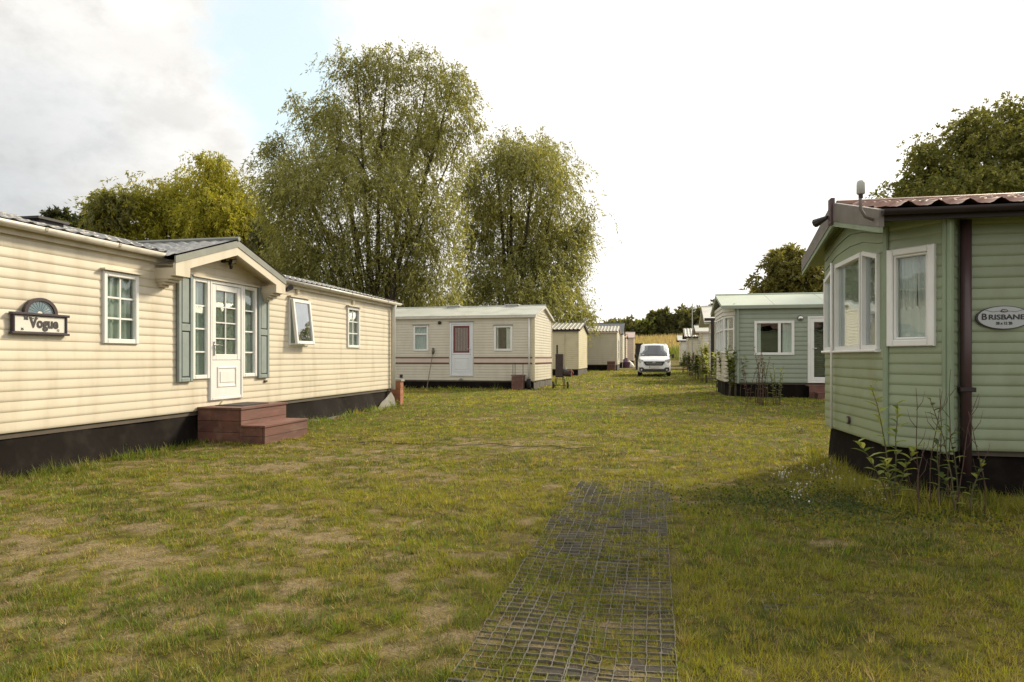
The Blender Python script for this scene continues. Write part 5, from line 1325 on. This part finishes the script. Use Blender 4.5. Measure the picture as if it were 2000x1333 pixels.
# ------------------------------------------------------------------ trees
def leaves(P, T_, ln, wd, cols, parent, name='crown'):
    """P base points, T_ directions"""
    n = len(P); T_ = T_/np.linalg.norm(T_, axis=1)[:, None]
    r = rs.randn(n, 3); S = np.cross(T_, r); S /= np.linalg.norm(S, axis=1)[:, None]
    ln = ln[:, None]; wd = wd[:, None]
    V = np.empty((n, 4, 3)); V[:, 0] = P; V[:, 1] = P+T_*ln*.45+S*wd/2; V[:, 2] = P+T_*ln; V[:, 3] = P+T_*ln*.45-S*wd/2
    return np_mesh(name, V.reshape(-1, 3), 4, cols, 'leaf', parent)
def tree(name, label, Zt, lobes, base_px, n, cols, leaf=(.13, .035), droop=1.0, strand=.9, per=14, stems=4, trunk_r=.28, cat='tree', group=None, depth=1.0, fill=.55, seedling=0):
    r0 = np.random.RandomState(seedling+17)
    bx, by = cxy(base_px, Zt); g0 = gz(bx, by)
    e = empty(name, (bx, by, g0), label, cat, group)
    Rv = np.array([CA, SA, 0]); Fv = np.array([-SA, CA, 0])
    L_ = []
    for (px, py, rx, ry) in lobes:
        k = Zt/F; dz = (r0.rand()-.5)*2*depth*rx*k*1.0
        c = np.array(cp(px, py, Zt))+Fv*dz; L_.append((c, rx*k, ry*k, dz))
    vol = np.array([a*a*b_ for _, a, b_, _ in L_])**.72; vol /= vol.sum()
    ns = n//per; which = r0.choice(len(L_), ns, p=vol)
    C0 = np.array([l[0] for l in L_])[which]; RX = np.array([l[1] for l in L_])[which]; RY = np.array([l[2] for l in L_])[which]
    d = r0.randn(ns, 3); d /= np.linalg.norm(d, axis=1)[:, None]
    rad = fill+(1.06-fill)*r0.rand(ns)**.6; inner = r0.rand(ns) < .25; rad[inner] *= r0.rand(inner.sum())
    out = r0.rand(ns) < .08; rad[out] *= 1.0+.45*r0.rand(out.sum())
    # quantise a little so that foliage gathers in sprays
    cen = r0.randn(len(L_)*16, 3); cen /= np.linalg.norm(cen, axis=1)[:, None]; ci = which*16+r0.randint(0, 16, ns)
    d = d*.62+cen[ci]*.75; d /= np.linalg.norm(d, axis=1)[:, None]
    rj = (.62+.66*r0.rand(len(L_)*16))[ci]
    off = np.stack([d[:, 0]*RX, d[:, 1]*RX*1.0, d[:, 2]*RY], 1)*(rad*rj)[:, None]
    S0 = C0+off
    # strands
    hd = off.copy(); hd[:, 2] *= .3; hd /= (np.linalg.norm(hd, axis=1)[:, None]+1e-6); hd += r0.randn(ns, 3)*.45
    ts = r0.rand(ns, per); sl2 = strand*(.5+r0.rand(ns))
    P = S0[:, None, :]+hd[:, None, :]*(ts*sl2[:, None]*.45)[:, :, None]
    P[:, :, 2] -= (ts**1.4*sl2[:, None])*droop*.9
    P = P.reshape(-1, 3)+r0.randn(ns*per, 3)*.05*strand
    Tn = np.repeat(hd*.5, per, 0)+r0.randn(ns*per, 3)*.6; Tn[:, 2] -= droop*.9
    nl = len(P); ln = leaf[0]*(.6+.8*r0.rand(nl)); wd = leaf[1]*(.7+.6*r0.rand(nl))
    ca_, cb_ = np.array(cols[0]), np.array(cols[1]); kk = np.clip(np.repeat(r0.rand(len(L_)*16)[ci], per)*.7+.4*r0.rand(nl), 0, 1)[:, None]
    cc_ = (ca_*(1-kk)+cb_*kk)*(.8+.4*r0.rand(nl)[:, None])
    if len(cols) > 2: sel = (r0.rand(nl) < .12)[:, None]; cc_ = np.where(sel, np.array(cols[2]), cc_)
    leaves(P, Tn, ln, wd, cc_, e)
    # trunk and limbs out to every lobe
    mb = MB(); base = Vector((bx, by, g0-.1)); hts = [base+Vector(((r0.rand()-.5)*.5, (r0.rand()-.5)*.5, 0)) for _ in range(stems)]
    top = max(l[0][2] for l in L_)
    for i, (c, a, b_, dz) in enumerate(L_):
        st0 = hts[i % stems]; c = Vector(c); q = []
        mid = st0+Vector(((c.x-st0.x)*.25, (c.y-st0.y)*.25, (c.z-st0.z)*.45))
        m = 9
        for j in range(m+1):
            t_ = j/m; p = st0*(1-t_)**2+mid*2*t_*(1-t_)+(c+Vector((0, 0, b_*.2)))*t_*t_
            q.append(p+Vector((math.sin(t_*7+i)*.12*t_, math.cos(t_*6+i*2)*.12*t_, 0)))
        rr = trunk_r*(.42 if i >= stems else 1.0)
        mb.tube(q, [rr*(1-t_/m)**.8+.018 for t_ in range(m+1)], 7)
        for _ in range(7):               # side branches
            t_ = r0.randint(3, m+1); p = q[t_]; dr = Vector((r0.randn(), r0.randn(), r0.rand()*.9+.1)).normalized()
            l = max(a, b_)*(.25+.4*r0.rand()); e1 = p+dr*l*.5+Vector((0, 0, .1*l)); e2 = p+dr*l+Vector((0, 0, -.05*l*droop))
            mb.tube([p, e1, e2], [.035, .022, .01], 5, False)
            for _ in range(2):
                d2 = (dr+Vector((r0.randn(), r0.randn(), r0.randn()))*.6).normalized(); mb.tube([e1, e1+d2*l*.3, e1+d2*l*.55-Vector((0, 0, .1*droop))], [.016, .011, .005], 4, False)
    mb.build('trunk', 'bark', e, smooth=True, recalc=False)
    return e
WG = [(.15, .16, .045), (.31, .305, .10), (.46, .45, .24)]
tree('willow_tree', 'tallest willow tree, rising behind the cream home with shutters', 36, [
    (752, 118, 58, 42), (690, 138, 48, 45), (835, 128, 50, 48), (888, 190, 38, 55), (632, 205, 42, 42), (575, 190, 18, 14), (655, 262, 82, 70), (765, 225, 92, 80), (868, 262, 58, 62), (918, 245, 22, 40),
    (548, 285, 36, 26), (520, 300, 20, 18), (575, 345, 58, 50), (610, 400, 78, 72), (725, 370, 105, 90), (838, 365, 66, 80), (550, 430, 34, 40), (565, 490, 55, 40),
    (640, 500, 82, 66), (735, 500, 105, 80), (838, 470, 60, 72), (850, 545, 52, 55), (640, 575, 85, 45), (760, 585, 100, 45), (560, 540, 52, 36)], 735, 135000, WG, (.22, .055), 1.0, 1.0, trunk_r=.17, stems=5, group=None, seedling=1)
tree('willow_tree', 'second willow tree, right of the tallest one and above the striped home', 47, [
    (1000, 285, 44, 28), (1052, 282, 42, 26), (965, 322, 56, 42), (1040, 345, 82, 62), (1098, 360, 42, 58), (928, 372, 44, 48), (990, 405, 82, 66), (1080, 430, 74, 62), (1128, 445, 34, 50), (1150, 410, 16, 22),
    (935, 460, 48, 55), (1050, 500, 84, 62), (1110, 520, 46, 55), (960, 545, 66, 52), (1035, 575, 86, 48), (1100, 590, 56, 36), (1130, 612, 34, 20), (915, 575, 40, 40), (1150, 618, 16, 10)], 1000, 84000, WG, (.27, .068), 1.0, 1.3, trunk_r=.19, stems=5, fill=.4, seedling=2)
tree('willow_tree', 'rounded yellow green willow behind the roof at left', 44, [
    (300, 385, 62, 44), (368, 362, 66, 46), (432, 352, 52, 42), (474, 398, 36, 48), (252, 420, 46, 38), (330, 440, 78, 50), (420, 430, 78, 54), (476, 455, 34, 44), (370, 490, 120, 30), (420, 318, 34, 16), (262, 462, 46, 24)],
    365, 85000, [(.23, .24, .03), (.40, .38, .05), (.52, .44, .07)], (.26, .07), .9, .8, seedling=3)
tree('leafy_tree', 'grey green bushy tree at the left edge of the yellow willow', 42, [(220, 412, 24, 28), (238, 398, 20, 18), (212, 445, 26, 24), (196, 432, 12, 14)], 216, 9000, [(.17, .18, .06), (.30, .29, .10)], (.26, .09), .5, .5, seedling=4)
tree('poplar_tree', 'small dark tree top left above the long grey roof', 46, [(106, 430, 10, 14), (118, 418, 7, 12), (135, 428, 9, 14), (152, 432, 9, 12), (168, 436, 9, 11), (140, 448, 36, 12)], 135, 9000, [(.05, .06, .028), (.09, .10, .045)], (.24, .09), .2, .35, seedling=5, trunk_r=.12)
tree('bushy_tree', 'pale grey green tree filling the gap between yellow and tallest willow', 40, [(520, 470, 22, 30), (528, 515, 34, 30), (500, 530, 26, 20), (545, 560, 40, 26)], 525, 20000, [(.09, .10, .045), (.17, .17, .09)], (.26, .07), .7, .5, seedling=6, trunk_r=.14)
tree('oak_tree', 'dark dense tree at the right edge above the terracotta roof', 24, [
    (2005, 235, 62, 44), (1925, 255, 50, 46), (1868, 290, 50, 44), (1965, 310, 90, 56), (1890, 345, 74, 44), (1815, 345, 44, 40), (1772, 370, 34, 24), (2060, 280, 90, 80), (1850, 385, 90, 26), (1980, 385, 90, 30), (1800, 300, 24, 20), (2130, 330, 90, 80)],
    1960, 105000, [(.10, .115, .025), (.22, .215, .055), (.32, .30, .10)], (.115, .062), .45, .45, seedling=7, trunk_r=.25)
tree('birch_tree', 'airy tree above the pale green roof behind the sage bay', 42, [
    (1548, 498, 34, 20), (1582, 515, 28, 26), (1515, 522, 28, 22), (1490, 555, 24, 22), (1550, 545, 42, 28), (1592, 555, 30, 28), (1535, 575, 50, 18), (1640, 540, 40, 40)],
    1548, 24000, [(.12, .12, .03), (.23, .21, .06)], (.27, .11), .5, .6, seedling=8, trunk_r=.15, fill=.4)
GF = 'trees along the far edge of the meadow'
far = [(1238, 640, 17, 13, 'dark low tree nearest the left homes, across the meadow'), (1262, 643, 15, 13, 'bright green bush tree left of the double crowned far tree'), (1284, 628, 13, 16, 'far tree with two crowns above the van'),
       (1302, 630, 11, 17, 'slim far tree between the double crown and the big round tree'), (1322, 634, 13, 16, 'small dark far tree left of the big round one'), (1350, 622, 27, 20, 'big round dark tree behind the TV aerial'), (1385, 618, 22, 20, 'broad far tree above the white homes'),
       (1205, 640, 18, 14, 'far tree partly hidden by the blue grey roof')]
for i, (px, py, rx, ry, lab) in enumerate(far):
    cl_ = [(.09, .10, .04), (.18, .18, .07)] if i != 1 else [(.16, .19, .05), (.27, .29, .08)]
    lb = [(px, py, rx, ry), (px-rx*.6, py+ry*.5, rx*.7, ry*.7), (px+rx*.6, py+ry*.5, rx*.7, ry*.7), (px, py+ry*.9, rx, ry*.6)]
    if i == 2: lb.append((px+9, py-10, 6, 8)); lb.append((px-7, py-8, 7, 8))
    tree('broadleaf_tree', lab, 118, lb, px, 4800, cl_, (.75, .42), .3, .9, per=10, stems=2, trunk_r=.2, group=GF, seedling=20+i)
# continuing edge wood, reads as one mass
n = 26000; xw = np.concatenate([rs.rand(n//2)*260-230, rs.rand(n//2)*220+12]); yw = 124+rs.rand(n)*14+np.abs(xw)*.05
hw = (3.9+fbm(xw, yw*0, 9, 3)*7.5)*(1-.62*sstep(-22, -8, xw)*sstep(34, 16, xw))
zz_ = ground(xw, yw)+rs.rand(n)**.7*hw*.72
Pw = np.stack([xw, yw, zz_], 1); Tw = rs.randn(n, 3)
V = leaves(Pw, Tw, .9*(.5+rs.rand(n)), .5*(.5+rs.rand(n)), np.array([.11, .12, .045])*(.6+.8*rs.rand(n)[:, None]), None, 'distant_wood')
tag(V, 'dark wood continuing along the far edge of the meadow', 'wood', kind='stuff')

# ------------------------------------------------------------------ small plants
def plant(name, label, x, y, stems, leafl, leafw, cols, group=None, cat='plant', stemm='stem', nleaf=9, tipdense=True, sr=.006, seed=0, droop=.2):
    r0 = random.Random(seed*31+5); g0 = gz(x, y); e = empty(name, (x, y, g0), label, cat, group)
    n = 0
    for (dx, dy, h, lx, ly) in stems:
        pts = [Vector((x+dx+lx*q*q+r0.uniform(-.006, .006)*(q > 0), y+dy+ly*q*q, g0-.02+h*q)) for q in [i/6 for i in range(7)]]
        MB().tube(pts, [sr*(1-.7*i/6)+.001 for i in range(7)], 6).build('stem', stemm, e, smooth=True)
        for k in range(nleaf):
            q = (.30+.70*(k/(max(1, nleaf-1)))**.8); j = min(5, int(q*6)); f_ = q*6-j; p = pts[j]*(1-f_)+pts[j+1]*f_
            an = k*2.4+r0.uniform(-.5, .5); up = .35+.7*q-droop; dv = Vector((math.cos(an), math.sin(an), up)).normalized()
            l = leafl*r0.uniform(.7, 1.15)*(.75 if q > .95 else 1); w_ = leafw*r0.uniform(.8, 1.15); sd_ = dv.cross(Vector((0, 0, 1))).normalized(); nr_ = sd_.cross(dv)
            c_ = cols[r0.randrange(len(cols))]
            # folded, curved leaf of 6 quads
            vs = []
            for i in range(4):
                t_ = i/3; ww = w_*math.sin(math.pi*min(1, .12+t_*.86))*.5; c = p+dv*l*t_-Vector((0, 0, l*.28*t_*t_))
                vs += [c-sd_*ww+nr_*ww*.35, c, c+sd_*ww+nr_*ww*.35]
            mb = MB(); mb.add(vs, [(3*i+a, 3*i+a+1, 3*i+a+4, 3*i+a+3) for i in range(3) for a in (0, 1)])
            o = mb.build('leaf', LM[c_], e, smooth=True, recalc=False); n += 1
    return e
LM = {}
for nm, c in (('g', (.15, .20, .04)), ('l', (.30, .34, .07)), ('y', (.44, .42, .05)), ('d', (.06, .09, .025)), ('r', (.20, .08, .04))):
    m = bpy.data.materials.new('plant_leaf_'+{'g': 'green', 'l': 'pale', 'y': 'yellow', 'd': 'dark', 'r': 'reddish'}[nm]); m.use_nodes = True
    t_ = m.node_tree; b_ = t_.nodes['Principled BSDF']; b_.inputs['Base Color'].default_value = rgba(c); b_.inputs['Roughness'].default_value = .45
    tr = t_.nodes.new('ShaderNodeBsdfTranslucent'); tr.inputs[0].default_value = rgba((c[0]*1.3, c[1]*1.3, c[2])); ms = t_.nodes.new('ShaderNodeMixShader'); ms.inputs[0].default_value = .4
    t_.links.new(b_.outputs[0], ms.inputs[1]); t_.links.new(tr.outputs[0], ms.inputs[2]); t_.links.new(ms.outputs[0], t_.nodes['Material Output'].inputs[0]); LM[nm] = m
x_, y_ = cxy(1742, 5.75)
plant('laurel_shrub', 'young laurel with tall leafy stems in front of the sage green bay', x_, y_, [(-.02, 0, 1.04, -.14, .0), (.03, .02, .88, .02, .0), (-.05, -.03, .56, -.24, -.05), (.03, -.02, .52, .15, 0), (.0, -.05, .40, -.08, 0)], .145, .05, 'glllyl', nleaf=14, seed=1, cat='shrub')
x_, y_ = cxy(1862, 5.5)
plant('laurel_shrub', 'thin shrub with small leaves beside the brown downpipe', x_, y_, [(-.0, 0, .93, -.17, .0), (.05, .05, .7, -.05, .03), (-.1, 0, .6, -.02, 0), (.1, -.04, .45, .1, 0), (0, -.05, .35, -.12, 0)], .10, .038, 'gdgdl', nleaf=13, seed=2, cat='shrub')
for i, (px, Zc, h, lean, lab) in enumerate(((1793, 5.7, 1.02, -.02, 'tall bare twig left of the crossed pair before the bay'), (1815, 5.65, 1.0, .10, 'leaning bare twig crossing another before the bay'), (1835, 5.6, 1.02, .01, 'upright bare twig right of the crossed pair'),
        (1852, 5.55, 1.18, .02, 'tallest bare twig by the corner of the sage home'), (1872, 5.5, .98, .14, 'bare twig leaning towards the brown downpipe'), (1925, 5.4, .85, -.13, 'bare twig right of the brown downpipe'), (1790, 5.3, .62, .05, 'short bare twig standing nearest the laurel'))):
    x_, y_ = cxy(px, Zc); g1 = gz(x_, y_); mb = MB()
    mb.tube([(x_+lean*q*q+.008*math.sin(q*9+i), y_, g1-.02+h*q) for q in [j/7 for j in range(8)]], [.0055-.0005*j for j in range(8)], 6)
    for k in range(4):
        q = .35+.15*k; p = Vector((x_+lean*q*q, y_, g1+h*q)); s_ = 1 if k % 2 else -1; mb.tube([p, p+Vector((s_*.05, .01, .07)), p+Vector((s_*.07, .015, .16))], [.0028, .002, .001], 5)
    tag(mb.build('bare_twig', 'twig', None, (x_, y_, g1), smooth=True), lab, 'twig', 'bare twigs beside the sage green home')
# plants along the right side of the lane
PG = 'plants along the right side of the lane'
spots = [(1510, 17.2, .95, 'gl', 5, 'leafy pale shoot in front of the grey green home'), (1490, 17.0, 1.35, 'rd', 4, 'tall thin shrub before the wide white window'), (1468, 17.8, 1.15, 'rdr', 4, 'reddish thin shrub left of the wide white window'), (1436, 20.2, 1.35, 'lgd', 7, 'bushy shrub at the corner of the grey green home'),
         (1424, 21.5, 1.35, 'gld', 6, 'dense shrub before the bay of the grey green home'), (1410, 23.5, 1.25, 'lgg', 8, 'spreading green shrub below the brown downpipe'), (1396, 26, 1.3, 'lyg', 8, 'broad green shrub next to the yellow bush'), (1377, 29.5, 1.5, 'yly', 9, 'bright yellow green bush before the white homes'),
         (1362, 33, 1.1, 'gdg', 8, 'low dark bush beyond the yellow bush'), (1347, 38, 1.25, 'dgr', 9, 'reddish dark bush by the far white home'), (1338, 45, 1.3, 'dgl', 9, 'farthest bush of the right side, near the van')]
for i, (px, Zc, h, cs2, ns, lab) in enumerate(spots):
    x_, y_ = cxy(px, Zc); r0 = random.Random(i+50); h *= 1.12
    big = Zc > 19
    ns = int(ns*1.6); st2 = [(r0.uniform(-.16, .16)*(1.3 if big else 1), r0.uniform(-.12, .12), h*r0.uniform(.65, 1.02), r0.uniform(-.18, .18), r0.uniform(-.05, .05)) for _ in range(ns)]
    plant('lane_shrub', lab, x_, y_, st2, .20 if big else .11, .11 if big else .05, cs2, PG, 'shrub', nleaf=18 if big else 11, seed=i+10, sr=.008, stemm='twig' if 'r' in cs2 else 'stem')
# clover flowers: white heads over small dark leaves
n = 0; FLW = []
for (px, py, sx_, sy_, cnt) in ((1530, 920, 22, 8, 16), (1612, 908, 46, 12, 40), (1560, 950, 22, 12, 14), (1712, 950, 42, 14, 34), (1540, 960, 30, 6, 8), (1650, 925, 25, 6, 10), (1530, 796, 12, 4, 5), (1885, 900, 10, 20, 2)):
    for _ in range(cnt):
        qx, qy = px+rnd.gauss(0, sx_*.6), py+rnd.gauss(0, sy_*.7); Zc = (H-.07)*F/(qy-HZ); x_, y_ = cxy(qx, Zc)
        if inside(np.array([x_]), np.array([y_]))[0]: continue
        FLW.append((x_, y_))
e = empty('clover_patch', (1.6, 6.2, 0), 'patch of white clover flowers in the shade of the sage green home', 'clover')
me0 = None
for (x_, y_) in FLW:
    h = rnd.uniform(.035, .075); r = rnd.uniform(.005, .0085)
    if me0 is None:
        mb = MB(); mb.tube([(0, 0, -.09), (0, 0, -.005)], .0015, 4); hd_ = MB()
        hd_.tube([(0, 0, -.008), (0, 0, -.004), (0, 0, .003), (0, 0, .008)], [.004, .010, .010, .004], 7)
        mb.add(hd_.v, hd_.f); me0 = bpy.data.meshes.new('flower'); me0.from_pydata(mb.v, [], mb.f); me0.materials.append(M['signwhite'])
    o = bpy.data.objects.new('flower', me0); col.objects.link(o); o.parent = e
    o.location = Vector((x_, y_, gz(x_, y_)+h))-Vector((1.6, 6.2, 0)); o.rotation_euler = (rnd.uniform(-.3, .3), rnd.uniform(-.3, .3), 0); k = r/.011; o.scale = (k, k, k)
n = 3600; cx = rs.randn(n)*.6+1.5; cy = rs.randn(n)*.36+6.15; ok = ~inside(cx, cy) & (cx < 2.6)
cx, cy = cx[ok], cy[ok]; n = len(cx); cz = ground(cx, cy)+rs.rand(n)*.05+.01
T_ = rs.randn(n, 3); T_[:, 2] *= .3
lo = leaves(np.stack([cx, cy, cz], 1), T_, .016+.012*rs.rand(n), .015+.010*rs.rand(n), np.array([.06, .085, .022])*(.7+.7*rs.rand(n)[:, None]), e, 'clover_leaves'); lo['kind'] = 'stuff'
# weeds along the foot of the left home and steps
for i, (px, py, h, lab) in enumerate(((215, 893, .16, 'small weed in the grass below the left end of the dark skirt'), (785, 800, .2, 'low weed at the brick pier'), (1560, 848, .12, 'low broad weed in the lane grass before the sage bay'))):
    Zc = H*F/(py-HZ); x_, y_ = cxy(px, Zc); r0 = random.Random(i)
    plant('weed', lab, x_, y_, [(r0.uniform(-.1, .1), r0.uniform(-.08, .08), h*r0.uniform(.6, 1), r0.uniform(-.1, .1), 0) for _ in range(7)], .07, .022, 'gdl', cat='weed', nleaf=6, seed=i+90, sr=.003)
